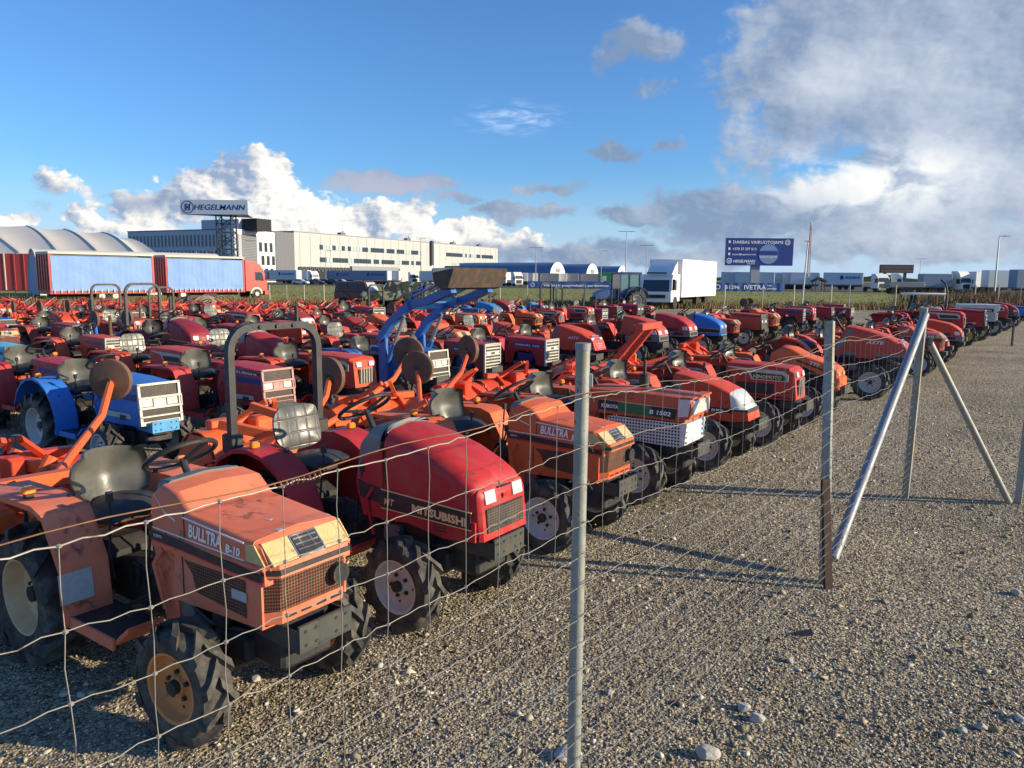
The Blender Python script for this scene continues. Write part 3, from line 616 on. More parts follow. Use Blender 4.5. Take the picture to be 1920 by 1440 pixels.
for i, px in enumerate((564, 594, 627, 641, 612)):
    c = far(px, 530, 206+2*i); t_ = thing('parked_car', ['white estate car parked in front of the first trailer', 'dark hatchback parked in front of the white lorry', 'black saloon parked left of the white van',
        'white hatchback parked right of the black saloon', 'dark blue car between hatchback and saloon'][i], 'car', (c.x, 206+2*i, -.04), R_(-12), 'cars parked along the far kerb')
    cm = mat('car_paint_%d' % i, carw[i], .3, coat=.6, var=.03); mb = MB(cm)
    P = [(-2.1, .35), (-2.15, .85), (-1.9, 1.0), (-1.3, 1.42), (.2, 1.45), (.95, 1.0), (2., .82), (2.15, .55), (2.1, .35)]
    mb.poly(P, -.85, .85); mb.build('body', t_)
    mb = MB(win); mb.sides([(-1.6, 1.02), (-1.2, 1.36), (.15, 1.38), (.7, 1.02)], .85, win, .01); mb.build('side_window', t_)
    mb = MB(tyr)
    for x in (-1.35, 1.35):
        for y in (-.8, .8): mb.cyl((x, y-.1, .32), (x, y+.1, .32), .32, tyr, 12)
    mb.build('wheels', t_)
# red and blue curtain lorry and trailer on the left
redp = mat('red_lorry_paint', (.42, .025, .025), .4, var=.1, coat=.3, dirt=.1)
def curtain_mat():
    m = bpy.data.materials.new('blue_curtain'); m.use_nodes = True; t = NT(m.node_tree); b = t.n['Principled BSDF']
    tc = t.new('ShaderNodeTexCoord'); n = t.noise(t.vmath('MULTIPLY', tc.outputs['Object'], (.5, 1, .35)), 1.3, 6, .65, 1.2)[0]
    t.put(b.inputs['Base Color'], t.mix(n, (.17, .30, .60), (.24, .38, .68))); b.inputs['Roughness'].default_value = .62; b.inputs['Specular IOR Level'].default_value = .25
    bp = t.new('ShaderNodeBump'); bp.inputs['Strength'].default_value = 1; bp.inputs['Distance'].default_value = .07; t.put(bp.inputs['Height'], n); t.l.new(bp.outputs[0], b.inputs['Normal']); return m
curt = curtain_mat(); piper = mat('cream_roof_rail', (.6, .55, .45), .6)
def curtain_unit(pa, pb, Ya, Yb, label, name, cabbed=False):
    a_, b2 = far(pa, 520, Ya), far(pb, 520, Yb); o, rz, L = frame(a_, b2); t = thing(name, label, 'trailer' if not cabbed else 'lorry', (*o.xy, 0), rz)
    top, rail, wd = 3.75, .85, 2.5
    mb = MB(redp); mb.box((.08, wd/2, (top+rail)/2), (.16, wd+.04, top-rail), None, .03); mb.box((L-.1, wd/2, (top+rail)/2), (.2, wd+.04, top-rail), None, .03)
    mb.box((L/2, wd/2, rail-.1), (L, wd+.02, .22), None, .02)
    for k in range(5): mb.box((-.03, wd*(k+.5)/5, (top+rail)/2), (.05, .1, top-rail-.2))
    mb.build('frame', t)
    mb = MB(curt); n = 64; lo = []
    for i in range(n+1):
        x = .17+(L-.38)*i/n; y = -.03+.006*math.sin(i*1.7)+.015*math.sin(i*.35)
        lo.append([(x, y-.02*math.sin(j*2+i*.3), rail+.02+(top-rail-.22)*j/6) for j in range(7)])
    mb.loft(lo, curt, False, False); mb.box((L/2, wd*.55, (top+rail)/2), (L-1.2, wd*.85, top-rail-.3), curt); mb.build('curtain', t)
    mb = MB(piper); mb.box((L/2, wd/2, top+.02), (L, wd+.1, .2), None, .04); mb.build('roof', t)
    mb = MB(cream)
    for k in range(16): mb.box((.3+(L-.7)*k/15, -.09, rail+.02), (.07, .03, .28))
    mb.build('curtain_straps', t)
    mb = MB(chs); mb.box((L/2, wd/2, rail-.3), (L*.9, 1.2, .3)); mb.box((L*.55, .2, .35), (L*.15, .3, .4)); mb.build('chassis', t)
    for x in ((L*.47, L*.6) if not cabbed else (L*.2,)):
        mb = MB(tyr, rimm); wheel(mb, x, .2, .46); wheel(mb, x, wd-.2, .46); mb.cyl((x, .03, .46), (x, .08, .46), .24, cream, 14); mb.build('axle_wheels', t)
    if cabbed:
        T = thing('x', None, None) if False else None
        mb = MB(mat('red_cab_paint', (.50, .045, .035), .4, coat=.3)); P = [(L+.12, .75), (L+2.2, .75), (L+2.3, 1.6), (L+2.0, 2.55), (L+1.6, 3.2), (L+.9, 3.55), (L+.12, 3.55)]; mb.poly(P, .06, wd-.06); mb.box((L+2.2, wd/2, .6), (.4, wd-.1, .5), None, .05); cb_ = mb.build('cab', t)
        mb = MB(win); mb.poly([(L+1.1, 1.75), (L+1.95, 1.7), (L+1.75, 2.5), (L+1.1, 2.5)], .03, .08); mb.build('side_window', cb_)
        mb = MB(win); mb.add([(L+2.3, .15, 1.65), (L+2.3, wd-.15, 1.65), (L+2.02, wd-.2, 2.55), (L+2.02, .2, 2.55)], [(0, 1, 2, 3)]); mb.v = [(x+.03, y, z) for x, y, z in mb.v]; mb.build('windscreen', cb_)
        mb = MB(chs); mb.box((L+2.35, -.15, 2.2), (.15, .22, .7), None, .03); mb.build('mirror', cb_)
        mb = MB(cream); arc = [(L+1.15+.62*math.cos(a_), .5+.62*math.sin(a_)) for a_ in [math.pi*i/10 for i in range(11)]]; mb.poly(arc, -.0, .04); mb.build('wheel_arch', cb_)
        mb = MB(tyr); wheel(mb, L+1.15, .15, .48); wheel(mb, L+1.15, wd-.2, .48); mb.cyl((L+1.15, -.04, .48), (L+1.15, -.08, .48), .2, cream, 14); mb.build('axle_wheels', t)
    return t
curtain_unit(92, 290, 58.5, 64.6, 'red framed trailer with long blue side curtain at the far left', 'curtain_trailer')
curtain_unit(311, 459, 66.5, 71.8, 'red lorry with blue side curtain and tall red cab', 'curtain_lorry', True)
# white box lorry: local +x forward, the sunlit flank is local +y
Yb = 57.; c = far(1278, 560, Yb); hd = R_(-90-31); t_ = thing('box_lorry', 'white box lorry with brilliantly lit cargo body and dark windscreen', 'lorry', (c.x, Yb, 0), hd)
sol = mat('bright_white_box', (.86, .85, .82), .4, var=.02); hz_ = far(1278, 486, Yb).z; bw, bl = 2.55, 8.6
mb = MB(sol); mb.box((-bl/2, -bw/2, .8+(hz_-.8)/2), (bl, bw, hz_-.8), None, .03); mb.build('cargo_box', t_)
mb = MB(chs); mb.box((-bl/2+.5, -bw/2, .7), (bl+1.4, 1.2, .3)); mb.build('chassis', t_)
mb = MB(mat('white_cab_paint', (.72, .72, .71), .35, coat=.4, var=.03)); P = [(.12, .55), (2.0, .5), (2.05, 1.25), (1.85, 2.1), (1.6, 2.45), (.12, 2.5)]; mb.poly(P, -bw+.12, -.12)
mb.poly([(.2, 2.5), (1.45, 2.45), (.75, 3.1), (.2, 3.45)], -bw+.3, -.3); mb.build('cab', t_)
cbb = t_.children[-1]
mb = MB(win); mb.add([(2.07, -bw+.25, 1.25), (2.07, -.25, 1.25), (1.87, -.3, 2.08), (1.87, -bw+.3, 2.08)], [(0, 1, 2, 3)]); mb.build('windscreen', cbb)
mb = MB(win); mb.sides([(.9, 1.35), (1.8, 1.35), (1.65, 2.05), (.9, 2.05)], (bw-.24)/2, win, .02); mb.v = [(x, y-bw/2, z) for x, y, z in mb.v]; mb.build('side_window', cbb)
mb = MB(chs)
for y in (.05, -bw-.05): mb.box((1.9, y, 1.75), (.15, .2, .75), None, .03)
mb.build('mirror', cbb)
mb = MB(chs); mb.box((1.75, -bw/2, 2.58), (.35, 1.5, .1)); mb.box((2.07, -bw/2, .9), (.05, 1.5, .25)); mb.build('sun_visor', cbb)
for x in (1.1, -4.2, -6.4):
    mb = MB(tyr); wheel(mb, x, -.25, .45); wheel(mb, x, -bw+.25, .45); mb.build('axle_wheels', t_)
# billboards
Yb = 170.
def board(p0, p1, ptop, pbot, Y, label, col, posts):
    a_, b2 = far(p0, ptop, Y), far(p1, ptop, Y); zb = far((p0+p1)/2, pbot, Y).z; W_ = b2.x-a_.x; H_ = a_.z-zb; t = thing('billboard', label, 'billboard', (a_.x, Y, 0), 0)
    mb = MB(col, steel_d); mb.box((W_/2, .3, zb+H_/2), (W_, .5, H_)); mb.build('sign_panel', t)
    mb = MB(posts[1])
    for k in posts[0]: mb.box((W_*k, 1.0, zb/2), (posts[2], .9, zb))
    mb.build('post', t); return t, W_, H_, zb
bbm = mat('billboard_blue', (.018, .045, .24), .45, var=.1, scale=.3); colum = mat('concrete_column', (.30, .34, .37), .8, var=.08)
t_, W_, H_, zb = board(1362, 1489, 446, 498, Yb, 'blue driver job billboard with white text and a round picture on a thick grey column', bbm, ((.465,), colum, 1.9))
def wtext(mb, s, x, z, size, width=None, m=white, bold=.015, shear=0., y=.03): mb.text(s, size, Matrix(((1, 0, 0, x), (0, 0, -1, y), (0, 1, 0, z), (0, 0, 0, 1))), m, bold, shear, width)
mb = MB(white); wtext(mb, 'DARBAS VAIRUOTOJAMS', W_*.105, zb+H_*.80, H_*.15, W_*.74); wtext(mb, 'CE', W_*.885, zb+H_*.80, H_*.13, W_*.05)
wtext(mb, '+370 37 297 613', W_*.10, zb+H_*.56, H_*.13, W_*.35); wtext(mb, 'karjera@hegelmann.com', W_*.10, zb+H_*.38, H_*.08, W_*.35)
wtext(mb, 'HEGELMANN', W_*.115, zb+H_*.11, H_*.14, W_*.33, shear=.25, bold=.025); wtext(mb, 'GROUP', W_*.32, zb+H_*.045, H_*.06, W_*.12)
for k in (.80, .55, .36): mb.box((W_*.052, .03, zb+H_*(k+.06)), (W_*.03, .03, H_*.09))
def ring(mb, cx, cz, r, th, m, n=36, y=.02):
    mb.loft([[(cx+q*math.cos(a_), y, cz+q*math.sin(a_)) for q in (r, r-th)] for a_ in [6.28318*i/n for i in range(n+1)]], m, False, False)
ring(mb, W_*.91, zb+H_*.85, H_*.10, H_*.02, white); ring(mb, W_*.058, zb+H_*.17, H_*.10, H_*.025, white); mb.text('H', H_*.13, Matrix(((1, 0, 0, W_*.04), (0, 0, -1, .02), (0, 1, 0, zb+H_*.12), (0, 0, 0, 1))), white, .03, .3); mb.build('lettering', t_)
pl = mat('picture_sky', (.20, .30, .50), .5, var=.1, scale=.6); mb = MB(pl, bbm); cx, cz, rr = W_*.635, zb+H_*.42, H_*.36
disc = [(cx+rr*math.cos(a_), cz+rr*math.sin(a_)) for a_ in [6.28318*i/36 for i in range(36)]]; mb.poly(disc, -.0, .06)
mb.poly([(cx-rr*.97, cz-.1*rr), (cx-rr*.97, cz+.25*rr)]+[(cx+rr*(-.9+.09*i), cz+rr*(.25+.12*((i % 2)))) for i in range(21)]+[(cx+rr*.97, cz+.2*rr), (cx+rr*.97, cz-.1*rr)], -.03, .0, bbm)
wtext(mb, 'GARANTUOJAME!', cx-rr*.9, cz-rr*.36, H_*.09, rr*1.8, y=-.02); mb.build('round_picture', t_)
t_, W_, H_, zb = board(1651, 1714, 496, 512, 215., 'dark distant billboard standing behind the white lorries', mat('dark_board', (.03, .035, .05), .6), ((.2, .8), steel_d, .5))
mb = MB(greyp); wtext(mb, 'DARBAS VAIRUOTOJAMS', W_*.08, zb+H_*.62, H_*.2, W_*.8, m=greyp); mb.box((W_/2, .02, zb+H_*.22), (W_*.96, .05, H_*.3), rusty); mb.build('lettering', t_)
# banners
banm = mat('banner_blue', (.035, .085, .30), .5, var=.15, scale=.8)
def banner(p0, p1, py0, py1, Y, label, texts):
    a_, b2 = far(p0, py0, Y), far(p1, py0, Y); zb = far((p0+p1)/2, py1, Y).z; W_ = b2.x-a_.x; H_ = a_.z-zb; t = thing('banner', label, 'banner', (a_.x, Y, 0), 0, 'blue sales banners along the lot fence')
    mb = MB(banm); n = 40; mb.loft([[(W_*i/n, .05*math.sin(i*1.3), zb+H_*j/3) for j in range(4)] for i in range(n+1)], banm, False, False); mb.build('cloth', t)
    mb = MB(steel)
    for k in range(int(W_/3)+1): mb.box((min(W_, 3.*k), .12, (zb+H_)/2), (.08, .08, zb+H_+.1))
    mb.build('post', t); mb = MB(white)
    for s, x, z, sz, wd in texts: wtext(mb, s, W_*x, zb+H_*z, H_*sz, W_*wd, y=-.08)
    ring(mb, W_*.045, zb+H_*.5, H_*.3, H_*.08, white, y=-.08); mb.build('lettering', t)
banner(989, 1208, 527.5, 541, 150., 'long blue banner with white sales text left of the blue cabbed tractor', [('Vilkikų ir puspriekabių pardavimas', .135, .28, .5, .56), ('+370 6', .72, .28, .5, .16)])
banner(1340, 1472, 530, 546.5, 128., 'blue banner reading IVETRA right of the white box lorry', [('51296', .155, .3, .55, .2), ('IVETRA', .42, .25, .72, .31), ('servisas', .75, .25, .35, .13), ('UAB', .75, .62, .25, .06)])
# masts and street lamps
def lamp(px, ptop, pbot, Y, label, arms=2, r=.11):
    a_ = far(px, ptop, Y); t = thing('street_lamp', label, 'street lamp', (a_.x, Y, 0), 0, 'lamp masts around the lot'); h = a_.z
    mb = MB(steel); mb.cyl((0, 0, 0), (0, 0, h), r*1.3, None, 8, r*.7); mb.build('pole', t)
    mb = MB(steel); mb.cyl((-1.3 if arms > 1 else 0, 0, h+.1), (1.3, 0, h+.1), .06, None, 6)
    for s_ in ((-1, 1) if arms > 1 else (1,)): mb.box((s_*1.3, 0, h+.12), (.9, .35, .12))
    mb.build('lamp_head', t)
for a_ in [(1005, 465, 530, 190, 'double headed street lamp above the left banner', 2, .1), (1128, 471, 530, 230, 'thin lamp mast behind the green container', 1, .09), (1175, 435, 530, 170, 'tallest flat topped lamp mast left of the white lorry', 2, .12),
    (1213, 461, 530, 190, 'double lamp right above the white lorry roof', 2, .1), (789, 447, 530, 240, 'lamp mast in front of the cream hall', 1, .11), (610, 471, 535, 215, 'low lamp mast before the loading bay', 1, .08), (470, 452, 500, 240, 'lamp mast in front of the louvred office wall', 2, .08),
    (253, 457, 500, 180, 'lamp behind the marquee edge', 1, .08), (368, 470, 500, 180, 'lamp behind the curtain lorry, left of two', 1, .08), (388, 471, 500, 185, 'lamp behind the curtain lorry, right of two', 1, .08),
    (1874, 444, 547, 120, 'tall leaning lamp mast at the far right', 1, .12), (1727, 486, 530, 230, 'small far lamp right of the dark billboard', 2, .1)]: lamp(*a_)
a_ = far(1521, 417, 200.); t_ = thing('radio_mast', 'slim red and white lattice radio mast right of the billboard', 'mast', (a_.x, 200, 0)); mb = MB(mat('mast_red', (.35, .12, .10), .6, var=.4, scale=.25), chrome); h = a_.z
for k in range(3): a2 = 2.09*k; mb.cyl((.45*math.cos(a2), .45*math.sin(a2), 0), (.2*math.cos(a2), .2*math.sin(a2), h), .07, None, 5)
for k in range(26): z = h*k/26; rr = .45-.25*k/26; mb.tube([(rr, 0, z), (-rr*.5, rr*.87, z+h/26)], .04, None, 4); mb.tube([(-rr*.5, rr*.87, z), (rr, 0, z+h/26)], .04, None, 4)
mb.build('lattice', t_); mb = MB(white)
for z, w2 in ((.99, .9), (.97, 1.2), (.94, .8), (.86, .7)): mb.box((0, -.3, h*z), (w2*.4, .4, h*.012), None, .02)
mb.build('antenna', t_)
a_ = far(1517, 452, 66.); mb = MB(steel); mb.cyl((0, 0, 0), (.22, 0, a_.z), .085, None, 8, .05); mb.box((.22, 0, a_.z), (.5, .15, .08)); o = mb.build('floodlight_pole', None, (a_.x-.3, 66, 0)); tag(o, 'pale leaning pole in the grass in front of the radio mast', 'pole')
# far wire fence posts in the grass
t_ = thing('field_fence', 'row of thin concrete posts along the grass strip behind the yard', 'fence', (0, 61, 0)); cpm = mat('concrete_post', (.40, .37, .30), .85, var=.2)
for px in (28, 225, 505, 537, 570, 607, 642, 795, 938, 989, 1043, 1096, 1360, 1431, 1490, 1560, 1594, 1681, 1773, 1830, 1874, 1915):
    Y = 60 if px < 1300 else 60-(px-1300)/620*6; p = far(px, 534, Y); mb = MB(cpm); mb.box((0, 0, p.z/2), (.065, .065, p.z)); mb.build('post', t_, (p.x, Y-61, 0), rnd())
mb = MB(steel)
for z in (.5, .95, 1.4): mb.tube([(-30, -1, z), (13, -1, z), (19.5, -1.7, z)], .004, None, 3); mb.tube([(19.5, -1.7, z), (36, -7, z)], .004, None, 3)
mb.build('wires', t_)
# wooden shelter under the pole
c = far(1534, 548, 150.); t_ = thing('wooden_shelter', 'small wooden roofed shelter in front of the longest white trailer', 'shelter', (c.x, 150, 0)); wd_ = mat('old_timber', (.09, .055, .035), .8, var=.3)
mb = MB(wd_); mb.poly([(-1.3, 2.0), (0, 2.7), (1.3, 2.0), (1.2, 1.8), (0, 2.4), (-1.2, 1.8)], -1., 1.); mb.build('roof', t_)
for x in (-.9, .9):
    for y in (-.8, .8): mb = MB(wd_); mb.box((x, y, 1.0), (.14, .14, 2.0)); mb.build('post', t_)
# distant treeline and sandy heap
mb = MB(mat('far_trees', (.035, .05, .035), .95, var=.3, scale=.05)); rg = random.Random(2); L_ = []
for i in range(260):
    x = -1500+i*12; h = 5+4*math.sin(i*.35)+rg.uniform(0, 5); L_.append([(x, 1500, -.1), (x, 1500, h), (x, 1530, h*.8), (x, 1530, -.1)])
mb.loft(L_, None, False, False); o = mb.build('treeline'); o['kind'] = 'stuff'
def heap(label, px, py, Y, r, h, m, seed):
    rg = random.Random(seed); c = far(px, py, Y); mb = MB(m); n = 28; L_ = []
    for j in range(9):
        u_ = j/8; L_.append([(r*(1-u_)*math.cos(6.283*i/n)*(1+.12*math.sin(i*1.7+j)), r*(1-u_)*math.sin(6.283*i/n)*(1+.12*math.cos(i*2.3)), h*(u_**.85)+rg.uniform(-.04, .04)) for i in range(n)])
    mb.loft(L_, None, True); o = mb.build('sand_heap', None, (c.x, Y, -.05)); tag(o, label, 'heap')
heap('low heap of tan sand behind the red implements near the red lorry', 385, 565, 52., 2.0, .95, mat('tan_sand', (.33, .24, .15), .95, var=.2, bump=.8, bscale=8), 1)
heap('darker heap beside the tan sand heap', 355, 565, 53., 1.5, .9, mat('dark_soil', (.10, .085, .07), .95, var=.3, bump=.8, bscale=8), 4)
# off-road cars
def offroad(px, py, Y, ang, label, pm_, name, canvas=None):
    c = far(px, py, Y); t = thing(name, label, 'off-road car', (c.x, Y, 0), R_(ang)); mb = MB(pm_)
    mb.box((0, 0, .85), (4.1, 1.68, .62), None, .08); mb.box((1.35, 0, 1.08), (1.4, 1.5, .2), None, .06)
    for x in (-1.25, 1.35):
        for s_ in (-1, 1): mb.poly([(x+.52*math.cos(a_), .55+.5*math.sin(a_)) for a_ in [math.pi*i/8 for i in range(9)]], s_*.84-.05, s_*.84+.05)
    mb.build('body', t); mb = MB(canvas or pm_)
    mb.loft([[(-2., -.78, 1.15), (.62, -.78, 1.15), (.62, .78, 1.15), (-2., .78, 1.15)], [(-1.9, -.7, 1.82), (.25, -.7, 1.82), (.25, .7, 1.82), (-1.9, .7, 1.82)]], None); mb.build('cabin', t)
    if not canvas:
        for x0_, x1_ in ((-1.75, -.95), (-.85, -.15), (-.05, .45)): mb = MB(win); mb.sides([(x0_, 1.25), (x1_+.05, 1.25), (x1_-.08, 1.7), (x0_+.03, 1.7)], .775, win, .01); mb.build('side_window', t)
    mb = MB(winl); mb.add([(.64, -.66, 1.2), (.64, .66, 1.2), (.32, .62, 1.76), (.32, -.62, 1.76)], [(0, 1, 2, 3)]); mb.v = [(x+.03, y, z) for x, y, z in mb.v]; mb.build('windscreen', t)
    mb = MB(pm_); mb.add([(-2.1, -.6, 1.3), (-2.02, .6, 1.3)], []); mb = MB(glass)
    for s_ in (-1, 1): mb.cyl((2.04, s_*.58, .95), (2.1, s_*.58, .95), .11, None, 12)
    mb.build('headlight', t); mb = MB(chs); mb.box((2.1, 0, .55), (.15, 1.6, .16)); mb.box((2.06, 0, .95), (.04, .8, .25)); mb.build('bumper', t)
    for x in (-1.25, 1.35):
        for s_ in (-1, 1): mb = MB(tyr, rimm); mb.cyl((x, s_*.84-.12, .37), (x, s_*.84+.12, .37), .37, tyr, 16); mb.cyl((x, s_*.98, .37), (x, s_*.95, .37), .18, steel, 12); mb.build('wheel', t)
maroon = mat('maroon_car_paint', (.13, .02, .022), .35, coat=.4, dirt=.25)
camo = bpy.data.materials.new('camouflage'); camo.use_nodes = True; t = NT(camo.node_tree); tc = t.new('ShaderNodeTexCoord')
n_ = t.noise(tc.outputs['Object'], 1.6, 1.5, .5, 1.)[0]; c_ = t.mix(t.math('GREATER_THAN', n_, .53), (.025, .045, .03), (.22, .23, .17)); n2_ = t.noise(t.vmath('ADD', tc.outputs['Object'], (9, 3, 1)), 1.4, 1.5, .5, 1.)[0]
t.put(t.n['Principled BSDF'].inputs['Base Color'], t.mix(t.math('GREATER_THAN', n2_, .56), c_, (.012, .014, .016))); t.n['Principled BSDF'].inputs['Roughness'].default_value = .8
offroad(686, 560, 54., -18, 'maroon five door off-road estate parked behind the red implements', maroon, 'offroad_estate')
offroad(735, 560, 53., -168, 'camouflage painted soft top off-road car beside the maroon estate', camo, 'camouflage_car', camo)
offroad(800, 560, 56., -155, 'camouflage off-road car half hidden behind the blue loader', camo, 'camouflage_car', None)
tag(t_, 'small wooden roofed shelter in front of the longest white trailer')
# low white car roof near the yard edge
# ------------------------------------------------------------ tractors
ORANGE, ORANGE2, RED, CRIM, MAR, BLUE, LBLUE, WHITE = (.74, .13, .032), (.74, .175, .08), (.64, .062, .02), (.46, .022, .026), (.34, .032, .022), (.025, .17, .56), (.12, .48, .66), (.62, .62, .56)
UH = Vector((math.cos(R_(-35)), math.sin(R_(-35)), 0)); UL = Vector((-UH.y, UH.x, 0))
def uv(u, v, z=0.): p = UL*u+UH*v; return (p.x, p.y, z)
def tyre(R, W, ri, nl, lod):
    mb = MB(rubber); seg = 44 if lod == 0 else (22 if lod == 1 else 14); k = R*.87
    pr_ = [(ri, -W*.36), (ri+.012, -W*.42), ((ri+k)/2, -W*.5), (k*.96, -W*.46), (k, -W*.36), (k+.006, 0), (k, W*.36), (k*.96, W*.46), ((ri+k)/2, W*.5), (ri+.012, W*.42), (ri, W*.36)]
    if lod > 1: pr_ = [(ri, -W*.4), (k*.9, -W*.5), (k, -W*.3), (k, W*.3), (k*.9, W*.5), (ri, W*.4)]
    mb.lathe(pr_, rubber, seg)
    st = [(-.05, 0., 0.), (.14, .28, 0), (.32, .55, 0), (.47, .72, .01), (.515, .80, .075)]
    if lod > 1: st = [(-.02, 0, 0), (.35, .6, 0), (.5, .8, .05)]
    pit = 6.28318/nl; ha = .028/R*(1 if R < .4 else 1.1)
    for s in (-1, 1):
        for i in range(nl):
            a0 = pit*(i+(.5 if s > 0 else 0)); L = []
            for y, da, dr in st:
                a = a0-da*pit*.95; rt = R-dr*R*1.1-abs(y)*.02; rb = k-.012-dr*R
                L.append([(r_*math.cos(a+h), s*y*W, r_*math.sin(a+h)) for r_, h in ((rb, ha*1.35), (rt, ha*.8), (rt, -ha*.8), (rb, -ha*1.35))])
            mb.loft(L, rubber)
    return mb.mesh('tyre', 40)
def rim(ri, W, dish, lod, bolts=5):
    mb = MB(rimm, iron); seg = 32 if lod == 0 else 14; y = W*.38
    mb.lathe([(ri+.012, -y), (ri+.014, -y-.008), (ri-.004, -y-.004), (ri-.014, -y+.03), (ri*.86, -dish-.004), (ri*.80, -dish), (ri*.34, -dish-.006), (ri*.30, -dish-.022), (.0, -dish-.022)], rimm, seg)
    mb.lathe([(ri+.012, y), (ri-.01, y), (ri*.86, y-.05), (0, y-.06)], rimm, seg)
    mb.cyl((0, -dish-.01, 0), (0, -dish-.05, 0), ri*.22, iron, 10)
    if lod < 2:
        for i in range(bolts):
            a = 6.283*i/bolts; mb.cyl((ri*.42*math.cos(a), -dish, ri*.42*math.sin(a)), (ri*.42*math.cos(a), -dish-.02, ri*.42*math.sin(a)), .012, iron, 6)
        for i in range(4):
            a = 6.283*i/4+.5; mb.cyl((ri*.66*math.cos(a), -dish+.004, ri*.66*math.sin(a)), (ri*.66*math.cos(a), -dish-.004, ri*.66*math.sin(a)), .009, iron, 8)
    return mb.mesh('rim', 40)
WH = {}
for lod in (0, 1, 2):
    WH[lod] = (tyre(.295, .17, .155, 11 if lod < 2 else 9, lod), rim(.158, .17, .018, lod), tyre(.395, .25, .205, 13 if lod < 2 else 9, lod), rim(.208, .25, .0, lod, 6))
def arc(x0, z0, r, a0, a1, n): return [(x0+r*math.cos(R_(a0+(a1-a0)*i/n)), z0+r*math.sin(R_(a0+(a1-a0)*i/n))) for i in range(n+1)]
def sec(xb, xt, zb, zt, w, r, cr=.015, n=4, wt=None):
    wt = w if wt is None else wt; L = [(-w, zb)]+[(-wt+r-r*math.cos(a), zt-r+r*math.sin(a)*.9) for a in [math.pi/2*i/n for i in range(n+1)]]+[(0, zt-r*.1+cr)]
    L += [(-y, z) for y, z in reversed(L[:-1])]
    return [(xb+(xt-xb)*(z-zb)/(zt-zb), y, z) for y, z in L]
def pad(mb, c, w, h, th, curve, tilt, m, n=9, sq=3.2):
    """cushion: superellipse outline, thickness th, edges curved forward, tilted about y"""
    T = Matrix.Translation(c) @ Matrix.Rotation(tilt, 4, 'Y'); F, B = [], []
    for i in range(n):
        for j in range(n):
            a, b = 2*i/(n-1)-1, 2*j/(n-1)-1; k = (abs(a)**sq+abs(b)**sq)**(1/sq); mx = max(abs(a), abs(b)); k = mx/k if k > 0 else 1
            y, z = a*k*w/2, b*k*h/2; e = (1-max(abs(a), abs(b))**4); cv = curve*(a*a)+curve*.5*(b*b)
            F.append(T @ Vector((th*.5*e+cv, y, z))); B.append(T @ Vector((-th*.5*e+cv*.9-.012, y, z)))
    fs = []
    for i in range(n-1):
        for j in range(n-1): a = i*n+j; fs.append((a, a+n, a+n+1, a+1))
    o = len(F); fs2 = [tuple(x+o for x in reversed(f)) for f in fs]; edge = [(i, 0) for i in range(n)]+[(n-1, j) for j in range(1, n)]+[(i, n-1) for i in range(n-2, -1, -1)]+[(0, j) for j in range(n-2, 0, -1)]
    ids = [i*n+j for i, j in edge]; m_ = len(ids); fs2 += [(ids[k], ids[(k+1) % m_], ids[(k+1) % m_]+o, ids[k]+o) for k in range(m_)]
    mb.add(F+B, fs+fs2, m)
PR = {}
def P_(name, mb_or_mesh, key='none', parent=None, loc=(0, 0, 0), smooth=35, sub=()):
    me = mb_or_mesh.mesh(name, smooth) if isinstance(mb_or_mesh, MB) else mb_or_mesh
    return dict(name=name, me=me, key=key, loc=loc, sub=list(sub))
